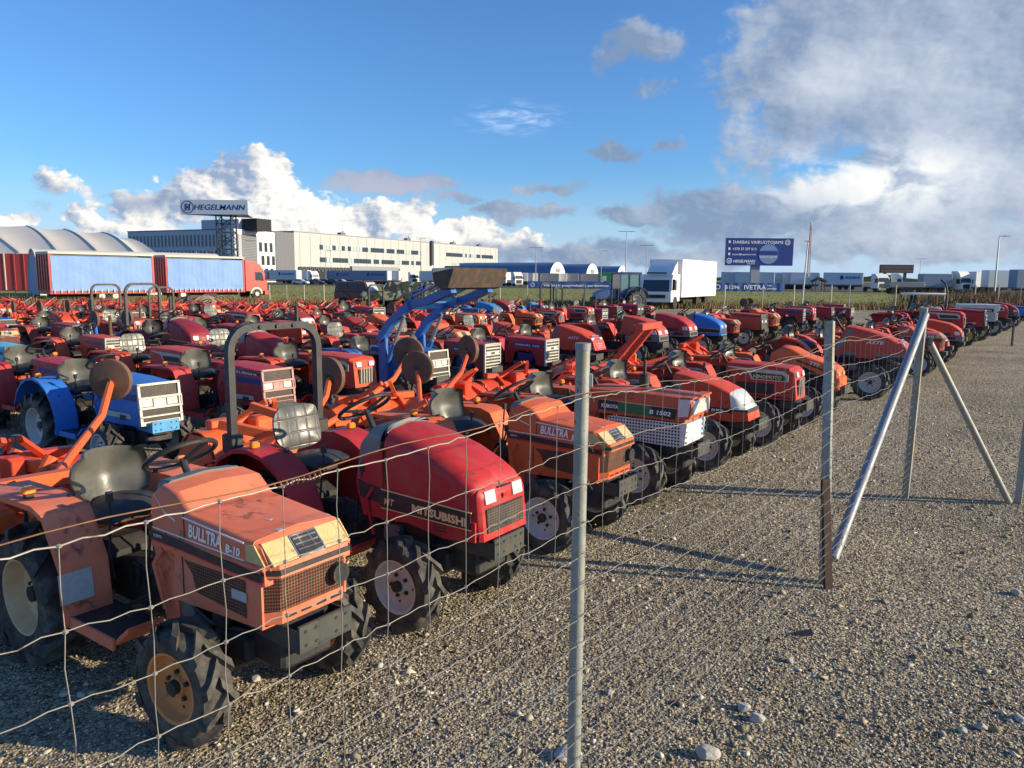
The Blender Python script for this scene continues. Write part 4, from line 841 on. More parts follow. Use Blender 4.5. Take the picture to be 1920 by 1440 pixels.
def common(lod, rops=0, seat=0, WB=1.37, fender='flat', dash=(-.55, 1.08), big=1.):
    """parts every compact tractor shares; origin below the front axle"""
    k = ('common', lod, rops, seat, WB, fender, dash)
    if k in PR: return PR[k]
    out = []; mb = MB(engine)
    mb.box((-.1, 0, .46), (.95, .30, .26), engine, .03); mb.box((-.15, 0, .62), (.7, .26, .2), engine, .03); mb.box((-.78, 0, .42), (.8, .24, .26), engine, .05); mb.box((-WB-.02, 0, .46), (.42, .34, .34), engine, .06)
    mb.cyl((-WB, -.36, .44), (-WB, .36, .44), .085, engine, 10); mb.box((.30, 0, .475), (.30, .24, .08), iron, .01)
    if lod < 2:
        mb.cyl((-.2, -.17, .42), (-.2, -.23, .42), .07, greyp, 12); mb.box((.05, -.17, .40), (.25, .06, .14), iron, .02); mb.tube([(-.4, -.18, .55), (-.1, -.2, .48), (.2, -.18, .5)], .012, black, 6); mb.tube([(-.6, -.2, .5), (-.9, -.24, .34), (-1.1, -.2, .4)], .014, iron, 6)
    if lod == 0:
        hr = random.Random(4)
        for i in range(9):
            x, y = hr.uniform(-1.0, -.62), hr.choice((-1, 1))*hr.uniform(.12, .16); mb.tube([(x, y, .48), (x+.1, y*1.25, .56+hr.uniform(0, .12)), (x+.28, y*1.2, .60), (x+.4, y, .5)], hr.choice((.007, .010, .013)), hr.choice((black, iron, rusty)), 6)
        mb.box((-.58, -.12, .66), (.12, .1, .14), black, .01); mb.box((-.30, -.17, .50), (.14, .06, .12), greyp, .01); mb.cyl((.0, -.16, .53), (.0, -.22, .53), .05, black, 14); mb.cyl((-.06, -.19, .62), (-.06, -.21, .62), .035, rusty, 12)
        for s in (-1, 1): mb.tube([(-.62, s*.2, .5), (-.55, s*.28, .46), (-.52, s*.34, .47)], .01, iron, 6); mb.box((-.51, s*.35, .475), (.05, .08, .015), black, .003)
        mb.tube([(-.3, .1, .9), (-.5, -.1, 1.0), (-.62, -.05, .8), (-.7, -.1, .6)], .012, black, 6)
    out.append(P_('engine_block', mb))
    mb = MB(iron); mb.cyl((0, -.33, .31), (0, .33, .31), .042, None, 10); mb.box((0, 0, .36), (.16, .2, .12), None, .03)
    for s in (-1, 1): mb.box((0, s*.30, .31), (.11, .08, .15), None, .03)
    if lod < 2: mb.tube([(.08, -.3, .3), (.1, 0, .31), (.08, .3, .3)], .014, rusty, 6); mb.tube([(-.1, -.28, .27), (-.55, -.08, .36)], .022, rusty, 6)
    out.append(P_('front_axle', mb))
    mb = MB(brkm)
    if lod == 0:
        mb.poly([(.49, .475), (.505, .475), (.505, .60), (.49, .60)], -.155, .155, brkm)
        for s in (-1, 1): mb.poly([(.15, .49), (.495, .475), (.495, .575), (.15, .575)], s*.15-.005, s*.15+.005, brkm)
        for y in (-.12, -.06, .06, .12):
            for z in (.505, .57): mb.cyl((.505, y, z), (.508, y, z), .009, black, 8)
    else: mb.box((.40, 0, .53), (.2, .30, .10), brkm, .01)
    out.append(P_('front_bracket', mb, 'brk'))
    y0, y1 = .27, .52
    x0 = -WB
    prof = {'flat': [(x0+.485, .36), (x0+.46, .66), (x0+.31, .91), (x0+.20, .945), (x0-.42, .935), (x0-.52, .86)], 'round': [(x0+.52, .36)]+arc(x0, .45, .515, 15, 160, 8 if lod < 2 else 5)}[fender]
    inner = [(x, z) for x, z in prof]
    mb = MB(paint)
    for s in (-1, 1):
        mb.loft([[(x, s*y0, z), (x, s*y1, z), (x, s*y1, z-.03), (x, s*(y1-.008), z-.03), (x, s*(y1-.008), z-.009), (x, s*y0, z-.009)] for x, z in prof], paint)
        pl_ = prof+[(x0-.35, .55), (x0+.2, .45)]; mb.poly(pl_, s*(y0-.004), s*(y0+.004), paint)
    mb.box((x0-.1, 0, .74), (.5, 2*y0, .05), None, .01); out.append(P_('fender', mb, 'body'))
    mb = MB(black)
    for s in (-1, 1):
        mb.box((-.70, s*.36, .385), (.46, .25, .022), black); mb.box((-.70, s*.489, .372), (.48, .012, .06), paint); mb.loft([[(-.47, s*.36-.12, .36), (-.47, s*.36+.12, .36), (-.47, s*.36+.12, .385), (-.47, s*.36-.12, .385)], [(-.34, s*.36-.12, .46), (-.34, s*.36+.06, .46), (-.34, s*.36+.06, .485), (-.34, s*.36-.12, .485)]], paint)
    out.append(P_('footboard', mb, 'body'))
    # seat
    mb = MB(seatm if seat == 0 else seatq if seat == 1 else seatd)
    if seat == 1:
        pad(mb, (x0-.12, 0, 1.03), .42, .34, .09, .05, R_(-12), None, 9 if lod == 0 else 5); pad(mb, (x0+.12, 0, .83), .44, .42, .10, -.01, R_(-94), seatd, 9 if lod == 0 else 5)
    else:
        pad(mb, (x0-.10, 0, .97), .46, .32, .06, .13, R_(-8), None, 11 if lod == 0 else 6, 2.6); pad(mb, (x0+.17, 0, .85), .48, .50, .10, -.05, R_(-95), seatd, 9 if lod == 0 else 5, 2.8)
    mb.box((x0+.08, 0, .78), (.28, .24, .07), iron); out.append(P_('seat', mb, smooth=60))
    # dash, column, wheel
    dx, dz = dash; mb = MB(black); R1 = .185; cx, cz = dx-.17, dz+.10; tl = R_(32); n = 22 if lod < 2 else 10; pts = []
    T = Matrix.Translation((cx, 0, cz)) @ Matrix.Rotation(-tl, 4, 'Y')
    L = []
    for i in range(n+1):
        a = 6.28318*i/n; L.append([tuple(T @ Vector(((R1+.014*math.cos(b))*math.cos(a), (R1+.014*math.cos(b))*math.sin(a), .014*math.sin(b)))) for b in [6.283*j/6 for j in range(6)]])
    mb.loft(L, black, False)
    for i in range(3): a = 2.094*i+.4; mb.tube([T @ Vector((0, 0, -.03)), T @ Vector((R1*math.cos(a), R1*math.sin(a), 0))], .011, black, 5)
    mb.cyl(T @ Vector((0, 0, -.02)), T @ Vector((0, 0, -.30)), .02, black, 8); out.append(P_('steering_wheel', mb))
    if lod < 2:
        for x, y, h, l_ in ((-.95, -.22, .28, .10), (-.86, .2, .3, .05), (-1.15, -.25, .22, -.05), (-.62, -.2, .2, .12))[:4 if lod == 0 else 1]:
            mb = MB(iron, black); mb.tube([(x, y, .5), (x+l_*.3, y-.03, .65), (x+l_, y-.05, .7+h)], .008, iron, 5); mb.cyl((x+l_, y-.05, .69+h), (x+l_, y-.05, .74+h), .02, black, 8); out.append(P_('lever', mb))
        mb = MB(paint); mb.tube([(-.42, -.24, .48), (-.45, -.27, .72), (-.40, -.25, .80)], .012, paint, 6); out.append(P_('grab_rail', mb, 'body'))
    if rops:
        h = 1.78 if rops == 1 else 1.86; mb = MB(black); yw = .40 if rops == 1 else .36; r_ = .11
        xr = x0-.30
        pts = [(xr, -yw, .55), (xr, -yw, h-r_*1.6)]+[(xr, -yw+r_*1.6-r_*1.6*math.cos(a), h-r_*1.6+r_*1.6*math.sin(a)) for a in [math.pi/2*i/5 for i in range(1, 6)]]
        pts += [(x, -y, z) for x, y, z in reversed(pts)]; mb.tube(pts, .026, black, sq=(1, 0, 0))
        mb.box((xr, -yw, .95), (.12, .10, .14), iron, .01); mb.box((xr, yw, .95), (.12, .10, .14), iron, .01); 
        if lod == 0:
            for y in (-.15, 0, .15): mb.cyl((xr+.03, y, h), (xr+.04, y, h), .014, iron, 10)
        out.append(P_('roll_bar', mb))
    # rear linkage
    mb = MB(iron)
    for s in (-1, 1): mb.tube([(x0-.1, s*.2, .36), (x0-.65, s*.3, .40)], .02, None, 6); mb.tube([(x0-.2, s*.18, .75), (x0-.5, s*.26, .72), (x0-.5, s*.28, .40)], .014, None, 6)
    mb.tube([(x0-.2, 0, .6), (x0-.7, 0, .75)], .018, None, 6); out.append(P_('linkage', mb))
    for s in (-1, 1)[:2 if lod == 0 else 1]: mb = MB(amber); mb.box((x0+.02, s*.45, .985), (.045, .065, .05), amber, .012); mb.box((x0+.02, s*.45, .95), (.04, .04, .03), black); out.append(P_('indicator', mb))
    ft, fr, rt, rr = WH[lod]
    for s in (-1, 1): out.append(dict(name='front_wheel', me=ft, key='none', loc=(0, s*.415, .295), wheel=1, s=s, sub=[dict(name='rim', me=fr, key='rim')]))
    for s in (-1, 1): out.append(dict(name='rear_wheel', me=rt, key='none', loc=(x0, s*.425, .395), wheel=1, s=s, sub=[dict(name='rim', me=rr, key='rrim')]))
    PR[k] = out; return out
def headl(x0, x1, y, z0, z1, w, m, s=1):      # lamp on a nose sloping from (x0,z0) to (x1,z1)
    res = []
    for k in (-1, 1):
        mb = MB(m); ya, yb = k*(y-w/2), k*(y+w/2); d = .006
        mb.loft([[(x0-.03, ya, z0), (x0-.03, yb, z0), (x0+d, yb, z0), (x0+d, ya, z0)], [(x1-.03, ya, z1), (x1-.03, yb, z1), (x1+d, yb, z1), (x1+d, ya, z1)]], m); res.append(P_('headlight', mb))
    return res
def hood_parts(style, lod, txt):
    k = (style, lod, txt)
    if k in PR: return PR[k]
    o = []; full = lod == 0; T = lambda mb, *a, **kw: mb.side_text(*a, **kw) if lod < 2 else None
    def far_text(mb, s, size, x, z, w, m, width): pass
    if style == 'wedge_cowl':       # wedge bonnet, raised cowl, wrapped lamps
        w_ = .25; mb = MB(paint); mb.loft([sec(-.50, -.47, .86, 1.08, w_, .03), sec(-.47, -.40, .86, 1.13, w_, .035), sec(-.28, -.27, .86, 1.115, w_, .035), sec(-.18, -.17, .86, 1.03, w_, .03), sec(.0, 0, .86, 1.012, w_, .03), sec(.25, .24, .86, .99, w_, .03), sec(.36, .31, .86, .985, w_-.005, .03)], paint)
        mb.loft([sec(.36, .312, .865, .984, w_-.008, .03), sec(.42, .34, .865, .972, w_-.02, .03, .005)], paint); o.append(P_('hood', mb, 'body', smooth=30))
        mb = MB(paint); mb.box((-.05, 0, .87), (.90, .515, .022), paint, .006); mb.loft([[(.38, -.256, .83), (.38, .256, .83), (.38, .256, .885), (.38, -.256, .885)], [(.45, -.20, .832), (.45, .20, .832), (.44, .20, .888), (.44, -.20, .888)]], paint)
        mb.box((-.05, 0, .83), (.9, .50, .07), paint); mb.loft([[(-.48, -.2, .36), (-.48, .2, .36), (-.36, .2, .36), (-.36, -.2, .36)], [(-.50, -.245, .86), (-.50, .245, .86), (-.30, .245, .86), (-.30, -.245, .86)]], paint)
        mb.sides([(-.33, .56), (-.30, .80), (.37, .80), (.37, .60), (.30, .585)], .238, paint, .01); mb.box((.02, 0, .59), (.66, .47, .03), paint)
        mb.loft([[(.36, -.235, .60), (.36, .235, .60), (.36, .235, .66), (.36, -.235, .66)], [(.42, -.18, .605), (.42, .18, .605), (.425, .18, .665), (.425, -.18, .665)]], paint); o.append(P_('side_panel', mb, 'body'))
        mb = MB(meshp); mb.loft([[(.355, -.245, .66), (.355, .245, .66), (.355, .245, .83), (.355, -.245, .83)], [(.415, -.185, .663), (.415, .185, .663), (.425, .185, .83), (.425, -.185, .83)]], meshp); mb.sides([(-.215, .785), (-.15, .73), (-.12, .645), (.26, .615), (.26, .79)], .249, meshp, .003)
        for y in (-.13, -.045, .045, .13): mb.box((.424, y, .632), (.006, .055, .012), black)
        if full: mb.cyl((.40, .14, .75), (.46, .14, .75), .05, iron, 14); mb.cyl((.458, .14, .75), (.461, .14, .75), .036, black, 14)
        o.append(P_('grille', mb)); ym = yglass; o.extend(headl(.425, .338, .145, .885, .972, .15, ym)) 
        mb = MB(ym); mb.sides([(.27, .888), (.40, .888), (.33, .968), (.27, .965)], .243, ym, .006); o.append(P_('lamp_side', mb))
        mb = MB(chrome); f = lambda z: .432-(z-.885)*1.0
        for z in (.895, .915, .935, .955): mb.box((f(z), 0, z), (.012, .13, .006), chrome)
        for z in (.888, .968): mb.box((f(z)-.002, 0, z), (.014, .15, .008), chrome)
        for y in (-.075, -.03, .03, .075): mb.tube([(f(.885), y, .885), (f(.968), y, .968)], .004, chrome, 4)
        mb.poly([(.40, .889), (.433, .889), (.352, .968), (.32, .968)], -.068, .068, black); o.append(P_('badge_grille', mb))
        mb = MB(black); mb.sides([(-.49, .845), (-.49, .885), (-.2, .88), (.40, .845), (.40, .815), (-.2, .84)], .258, black, .002); mb.loft([[(.382, -.259, .845), (.382, .259, .845), (.382, .259, .868), (.382, -.259, .868)], [(.454, -.203, .845), (.454, .203, .845), (.4515, .203, .868), (.4515, -.203, .868)]], black)
        mb.sides([(-.49, .835), (-.49, .842), (-.2, .836), (.40, .812), (.40, .806), (-.2, .829)], .258, redl, .002)
        if lod < 2:
            mb.sides([(-.205, .89), (-.205, 1.02), (-.199, 1.02), (-.199, .89)], .2505, black, .002); mb.sides([(-.235, .60), (-.235, .80), (-.229, .80), (-.229, .60)], .249, black, .002)
            mb.sides([(-.21, .995), (-.21, 1.003), (.26, .972), (.26, .965)], .251, white, .002); mb.sides([(-.44, 1.06), (-.36, .99), (-.27, .965), (-.28, .973), (-.37, 1.0), (-.45, 1.07)], .251, white, .002); mb.sides([(-.49, .897), (-.49, .902), (.26, .89), (.26, .885)], .251, white, .002)
            mb.side_text('BULLTRA', .088, -.165, .915, .2535, white, .032, .22, width=.26, slope=-.03); mb.side_text('B-10', .055, .125, .90, .2535, white, .045, .22, width=.11); mb.side_text('KUBOTA', .022, -.455, .858, .261, white, .01, 0, width=.07)
        if full: mb.box((.1, -.05, 1.006), (.16, .04, .002), paper, 0, Matrix.Rotation(.3, 4, 'Z')); mb.box((.26, -.08, .992), (.1, .035, .003), paper); mb.sides([(.16, .69), (.27, .69), (.27, .735), (.16, .735)], .2525, paper, .002)
        o.append(P_('decal', mb)); mb = MB(greyp); mb.loft([sec(-.50, -.47, 1.0, 1.135, .215, .035), sec(-.41, -.39, 1.0, 1.142, .215, .035)], greyp); mb.loft([[(-.505, -.20, 1.02), (-.505, .20, 1.02), (-.50, .20, 1.10), (-.50, -.20, 1.10)], [(-.43, -.2, 1.06), (-.43, .2, 1.06), (-.40, .19, 1.14), (-.40, -.19, 1.14)]], greyp); o.append(P_('dash', mb))
    elif style == 'round_nose':     # long rounded bonnet falling to the nose, black cowl
        w_ = .265; A = [(-.32, -.30, .62, 1.20, .25, .12), (-.1, -.09, .62, 1.165, .262, .13), (.12, .12, .62, 1.105, .266, .13), (.30, .29, .62, 1.03, .262, .12), (.40, .38, .62, .975, .25, .10), (.455, .42, .63, .92, .235, .07)]
        mb = MB(paint); mb.loft([sec(a, b, c, d, e, f, .018, 6) for a, b, c, d, e, f in A], paint); mb.loft([sec(.45, .425, .60, .915, .238, .05), sec(.475, .45, .60, .885, .22, .04)], paint)
        mb.sides([(-.50, .60), (-.56, .80), (-.50, .98), (-.32, 1.05), (-.32, .60)], .235, paint, .015); mb.sides([(-.32, .60), (-.32, .72), (.44, .72), (.44, .60), (.2, .58), (-.1, .62)], .252, paint, .012)
        o.append(P_('hood', mb, 'body', smooth=50)); mb = MB(greyp); mb.loft([sec(-.60, -.55, .80, 1.10, .21, .06), sec(-.52, -.46, .85, 1.19, .23, .08), sec(-.36, -.32, .95, 1.225, .248, .12, .018, 6), sec(-.315, -.305, 1.0, 1.206, .2515, .12, .018, 6)], greyp); o.append(P_('cowl', mb, smooth=50))
        mb = MB(meshb); mb.loft([[(.462, -.19, .64), (.462, .19, .64), (.462, .19, .79), (.462, -.19, .79)], [(.480, -.185, .645), (.480, .185, .645), (.470, .185, .785), (.470, -.185, .785)]], meshb); o.append(P_('grille', mb))
        o.extend(headl(.462, .446, .14, .82, .895, .10, glass))
        mb = MB(black); mb.sides([(-.52, .72), (-.545, .83), (-.33, .80), (-.33, .70)], .252, black, .003)
        mb.sides([(-.32, .685), (-.32, .80), (.41, .775), (.41, .675)], .266, black, .003)
        mb.sides([(-.32, .80), (-.32, .807), (.415, .782), (.415, .775)], .266, gold, .004); mb.sides([(-.32, .679), (-.32, .685), (.415, .675), (.415, .669)], .266, gold, .004)
        if lod < 2 and txt: mb.side_text(txt, .068, -.05, .705, .2715, gold, .045, 0, width=.43, slope=-.03); mb.side_text('MT', .06, -.29, .71, .2705, gold, .012, .2, width=.09)
        if full:
            for z in (.62, .64, .66): mb.sides([(.12, z), (.22, z), (.22, z+.008), (.12, z+.008)], .265, black, .002)
            mb.sides([(-.30, .83), (-.30, 1.08), (-.294, 1.08), (-.294, .83)], .253, black, .004); mb.box((.475, 0, .905), (.012, .10, .008), black); mb.sides([(.38, .62), (.385, .86), (.39, .86), (.385, .62)], .262, black, .004)
            mb.poly([(.472, .845), (.478, .83), (.478, .86)], -.012, .012, redl)
        o.append(P_('decal', mb, 'body'))
    elif style == 'framed_box':     # square bonnet, pale framed front
        mb = MB(paint); mb.loft([sec(-.52, -.50, .68, 1.03, .235, .03), sec(-.1, -.1, .68, 1.02, .235, .03), sec(.40, .385, .68, .985, .235, .03)], paint); mb.loft([[(-.50, -.2, .36), (-.50, .2, .36), (-.40, .2, .36), (-.40, -.2, .36)], [(-.53, -.23, .70), (-.53, .23, .70), (-.32, .23, .70), (-.32, -.23, .70)]], paint)
        mb.sides([(-.38, .52), (-.42, .69), (.39, .69), (.39, .54)], .215, paint, .01); o.append(P_('hood', mb, 'body', smooth=30))
        f = lambda z: .415-(z-.6)*.09; mb = MB(grlm, meshb); mb.poly([(f(.56)-.02, .56), (f(.56)+.01, .56), (f(.985)+.01, .985), (f(.985)-.03, .985)], -.225, .225, meshb)
        def bar(y0, y1, z0, z1, d=.028): mb.poly([(f(z0)-.0, z0), (f(z0)+d, z0), (f(z1)+d, z1), (f(z1)-.0, z1)], y0, y1, grlm)
        bar(-.242, -.215, .56, 1.0); bar(.215, .242, .56, 1.0); bar(-.242, .242, .98, 1.003); bar(-.242, .242, .555, .595, .02); bar(-.242, .242, .84, .86, .04); bar(-.242, .242, .73, .75, .04); bar(-.245, -.235, .73, .86, .04); bar(.235, .245, .73, .86, .04); bar(-.07, .07, .75, .84, .012); bar(-.242, .242, .64, .655)
        o.append(P_('grille', mb, 'grl')); o.extend(headl(f(.755)+.006, f(.835)+.006, .145, .755, .835, .12, glass))
        mb = MB(black); mb.sides([(-.42, .955), (-.42, .985), (.38, .955), (.38, .925)], .235, redl if txt == 'SATOH·MITSUBISHI' else black, .003); mb.sides([(-.38, .83), (-.38, .90), (.38, .88), (.38, .81)], .235, navy, .002) if lod == 0 else None
        if lod < 2:
            mb.sides([(-.33, .60), (-.35, .66), (.20, .66), (.22, .61)], .226, cream, .003); mb.sides([(.0, .585), (.0, .64), (.12, .64), (.12, .585)], .23, black, .003)
            if txt: mb.side_text(txt, .034, -.30, .946, .2395, white if 'S' != txt[0] else gold, .02, 0, width=.6, slope=-.035)
        o.append(P_('decal', mb))
    elif style == 'slat_box':       # square bonnet with wide white slats, open engine
        mb = MB(paint); mb.loft([sec(-.55, -.53, .78, 1.02, .23, .03), sec(.30, .30, .78, .995, .23, .03), sec(.37, .36, .74, .985, .23, .03)], paint); mb.sides([(.08, .78), (.36, .78), (.36, .50), (.2, .50)], .21, paint, .015); mb.sides([(-.55, .78), (-.30, .78), (-.38, .52), (-.55, .52)], .21, paint, .01); o.append(P_('hood', mb, 'body', smooth=30))
        mb = MB(grlm, meshb); mb.box((.365, 0, .745), (.03, .43, .49), meshb)
        for i in range(9 if lod < 2 else 6): z = .525+i*.055*(1 if lod < 2 else 1.5); mb.box((.39, 0, z), (.02, .44, .022), grlm)
        for y in (-.225, .225): mb.box((.388, y, .75), (.035, .022, .50), grlm)
        mb.box((.388, 0, .992), (.04, .47, .02), grlm, .004); o.append(P_('grille', mb, 'grl')); o.extend(headl(.396, .396, .12, .79, .855, .13, glass))
        mb = MB(black); mb.sides([(-.33, .86), (-.33, .925), (.3, .905), (.3, .84)], .23, navy, .003)
        if lod < 2 and txt: mb.side_text(txt, .045, -.30, .87, .2345, white, .02, 0, width=.56, slope=-.03)
        if lod < 2: mb.sides([(-.26, .58), (-.26, .73), (.1, .72), (.1, .57)], .20, navy, .004)
        o.append(P_('decal', mb))
    elif style == 'long_flat':      # long flat bonnet, white louvred sides, glazed front corners
        mb = MB(paint); mb.loft([sec(-.66, -.66, .82, 1.05, .25, .015), sec(0, 0, .815, 1.055, .25, .015), sec(.40, .385, .81, 1.045, .25, .015)], paint); mb.box((-.6, 0, .68), (.14, .44, .3), paint, .02); o.append(P_('hood', mb, 'body', smooth=30))
        mb = MB(meshw); mb.sides([(-.42, .60), (-.42, .80), (.36, .80), (.36, .57), (.30, .56)], .235, meshw, .012); mb.poly([(.34, .56), (.40, .59), (.42, .80), (.34, .80)], -.245, .245, vanl)
        for z in (.62, .67, .72, .77): mb.box((.415, 0, z), (.02, .47, .02), white, .004)
        o.append(P_('lower_grille', mb)); mb = MB(chrome); mb.poly([(.38, .83), (.44, .85), (.46, .98), (.44, 1.05), (.38, 1.05)], -.25, .25, paint)
        mb.sides([(.33, .86), (.43, .87), (.452, 1.035), (.33, 1.03)], .25, glass, .006); mb.box((.455, 0, .95), (.02, .44, .13), glass, .004); mb.box((.42, 0, 1.045), (.10, .505, .016), paint); o.append(P_('headlight', mb, 'body'))
        mb = MB(black); mb.sides([(-.50, .855), (-.50, .955), (.32, .935), (.30, .83)], .25, greenl, .003); mb.sides([(-.50, .855), (-.50, .955), (-.30, .95), (-.30, .848)], .253, black, .003)
        mb.sides([(-.50, .952), (-.50, .958), (.325, .938), (.325, .932)], .25, gold, .005); mb.sides([(.06, .845), (.06, .94), (.32, .935), (.30, .83)], .253, black, .003)
        if lod < 2: mb.side_text('KUBOTA', .05, -.475, .88, .257, white, .03, 0, width=.185, slope=-.02); mb.side_text('B 1502', .055, .04, .865, .257, white, .03, .15, width=.22, slope=-.02)
        for x in (-.45, -.33, -.21): mb.sides([(x, .995), (x+.09, .993), (x+.09, .999), (x, 1.001)], .25, black, .002)
        o.append(P_('decal', mb)); mb = MB(iron); mb.cyl((-.18, .1, 1.03), (-.18, .1, 1.2), .055, None, 14); mb.cyl((-.18, .1, 1.2), (-.18, .1, 1.34), .018, None, 8); o.append(P_('muffler', mb))
    elif style == 'slant_wedge':    # bonnet sloping straight to pale nose lamps
        mb = MB(paint); mb.loft([sec(-.56, -.50, .66, 1.06, .22, .05), sec(-.38, -.36, .66, 1.05, .245, .05), sec(0, 0, .66, .965, .248, .05), sec(.20, .18, .66, .89, .245, .045)], paint); mb.loft([sec(-.45, -.45, .56, .68, .252, .02), sec(.25, .25, .56, .685, .252, .02), sec(.40, .38, .575, .685, .20, .03)], paint); o.append(P_('hood', mb, 'body', smooth=35))
        mb = MB(vanl); mb.loft([sec(.205, .18, .70, .888, .243, .04), sec(.30, .22, .70, .87, .235, .05), sec(.365, .30, .70, .80, .19, .04)], glass); o.append(P_('headlight', mb, smooth=40))
        mb = MB(black); mb.sides([(-.36, .655), (-.36, .705), (.22, .705), (.22, .655)], .249, black, .005); mb.loft([[(.22, -.248, .66), (.22, .248, .66), (.22, .248, .70), (.22, -.248, .70)], [(.385, -.195, .66), (.385, .195, .66), (.38, .195, .70), (.38, -.195, .70)]], black)
        mb.sides([(-.52, .72), (-.50, .95), (-.42, .99), (-.30, .72)], .238, greyp, .008)
        if lod < 2 and txt: mb.side_text(txt, .04, -.02, .662, .2575, white, .03, .15, width=.14)
        o.append(P_('decal', mb))
    elif style == 'tall_box':       # tall square bonnet with a framed name plate
        mb = MB(paint); mb.loft([sec(-.55, -.55, .60, 1.045, .245, .035), sec(.0, 0, .60, 1.04, .245, .035), sec(.30, .28, .60, 1.02, .24, .04), sec(.38, .34, .61, .98, .21, .04)], paint); o.append(P_('hood', mb, 'body', smooth=30))
        mb = MB(meshb); mb.box((.372, 0, .76), (.02, .26, .2), meshb); 
        for y in (-.10, -.05, 0, .05, .10): mb.box((.385, y, .77), (.01, .012, .22), cream)
        o.append(P_('grille', mb)); o.extend(headl(.366, .350, .12, .90, .965, .09, glass))
        mb = MB(black); mb.sides([(-.52, .985), (-.52, .998), (.22, .975), (.28, .93), (.28, .84), (-.2, .84), (-.25, .93), (-.30, .955)], .245, cream, .003); mb.sides([(-.18, .852), (-.22, .94), (.2, .93), (.25, .90), (.25, .852)], .2465, greenl, .003); mb.sides([(-.165, .86), (-.20, .932), (.19, .922), (.215, .90), (.215, .86)], .2485, black, .003)
        mb.sides([(-.40, .66), (-.40, .80), (.10, .80), (.10, .66)], .245, black, .003); mb.sides([(-.52, .622), (-.52, .64), (.32, .64), (.32, .622)], .245, black, .003)
        if lod < 2 and txt: mb.side_text(txt, .06, -.175, .868, .2525, gold, .04, .0, width=.37)
        o.append(P_('decal', mb))
    elif style == 'big_wedge':      # large sloping bonnet with silver nose ribs
        mb = MB(paint); mb.loft([sec(-.66, -.44, .70, 1.17, .25, .05), sec(-.50, -.34, .66, 1.17, .265, .06), sec(-.1, -.1, .66, 1.12, .27, .06), sec(.25, .18, .66, 1.04, .265, .07), sec(.46, .33, .68, .96, .25, .07), sec(.52, .45, .68, .88, .235, .04)], paint); o.append(P_('hood', mb, 'body', smooth=35))
        mb = MB(chrome); f = lambda z: .525-(z-.7)*.55
        for i in range(7): z = .72+i*.04; mb.poly([(f(z), z), (f(z)+.012, z), (f(z+.018)+.012, z+.018), (f(z+.018), z+.018)], -.14, .14, chrome)
        o.append(P_('grille', mb)); o.extend(headl(.47, .41, .175, .80, .93, .10, glass))
        mb = MB(black); mb.sides([(-.60, .80), (-.40, 1.12), (-.32, 1.10), (-.50, .80)], .262, greyp, .006); mb.sides([(-.50, .70), (-.50, .745), (.5, .745), (.5, .70)], .262, greyp, .006); mb.sides([(-.5, .66), (-.5, .70), (.5, .70), (.5, .66)], .262, black, .006)
        if lod < 2 and txt: mb.side_text(txt, .07, -.12, .90, .2735, white, .012, .25, width=.27)
        o.append(P_('decal', mb))
    elif style == 'wide_nose':      # bonnet with broad wrap-round lamps above a grey grille band
        mb = MB(paint); mb.loft([sec(-.50, -.42, .74, 1.14, .25, .05), sec(-.2, -.2, .72, 1.12, .27, .06), sec(.15, .12, .72, 1.06, .28, .06), sec(.36, .28, .72, .98, .27, .06), sec(.44, .38, .74, .9, .25, .04)], paint); o.append(P_('hood', mb, 'body', smooth=35))
        mb = MB(greyp, meshb); mb.loft([sec(-.35, -.35, .60, .72, .265, .02), sec(.36, .36, .60, .735, .27, .02), sec(.46, .45, .61, .735, .24, .03)], greyp); mb.sides([(.05, .635), (.05, .70), (.3, .70), (.3, .635)], .268, black, .006); mb.box((.46, 0, .67), (.015, .36, .07), black); o.append(P_('grille', mb)); o.extend(headl(.442, .415, .16, .76, .84, .15, glass))
        mb = MB(glass); mb.sides([(.2, .76), (.40, .76), (.37, .85), (.2, .84)], .265, glass, .008); o.append(P_('lamp_side', mb))
        mb = MB(black); mb.sides([(-.2, .74), (-.2, .80), (.18, .80), (.18, .74)], .272, black, .008)
        if lod < 2 and txt: mb.side_text(txt, .06, -.15, .92, .284, gold, .02, .25, width=.16)
        o.append(P_('decal', mb))
    elif style == 'low_curve':      # thin low orange bonnet with hump
        mb = MB(paint); mb.loft([sec(-.62, -.60, .90, 1.04, .20, .05), sec(-.45, -.44, .90, 1.14, .23, .06), sec(-.3, -.3, .88, 1.12, .235, .06), sec(-.1, -.1, .85, 1.02, .235, .05), sec(.25, .24, .72, .93, .235, .05), sec(.42, .38, .55, .84, .22, .05)], paint); mb.box((.39, 0, .62), (.10, .42, .22), paint, .03); o.append(P_('hood', mb, 'body', smooth=40))
        mb = MB(white)
        if lod < 2 and txt: mb.side_text(txt, .06, .0, .90, .2375, white, .02, .2, width=.15, slope=-.25)
        mb.sides([(-.2, .955), (.3, .80), (.3, .775), (-.2, .93)], .236, black, .002); o.append(P_('decal', mb)); o.extend(headl(.405, .40, .13, .74, .79, .10, yglass))
    PR[k] = o; return o
def spawn(parts, root, cols, rg):
    for p in parts:
        c = link(p['name'], p['me'], root, p['loc'], 0, cols.get(p['key'], (1, 1, 1)))
        if p.get('wheel'):
            st = cols.get('steer', 0) if p['name'] == 'front_wheel' else 0
            c.rotation_euler = (0, rg.uniform(0, 6), (math.pi if p['s'] > 0 else 0)+st)
        for q_ in p['sub']:
            d = link(q_['name'], q_['me'], c, (0, 0, 0), 0, cols.get(q_['key'], (.6, .58, .5)))
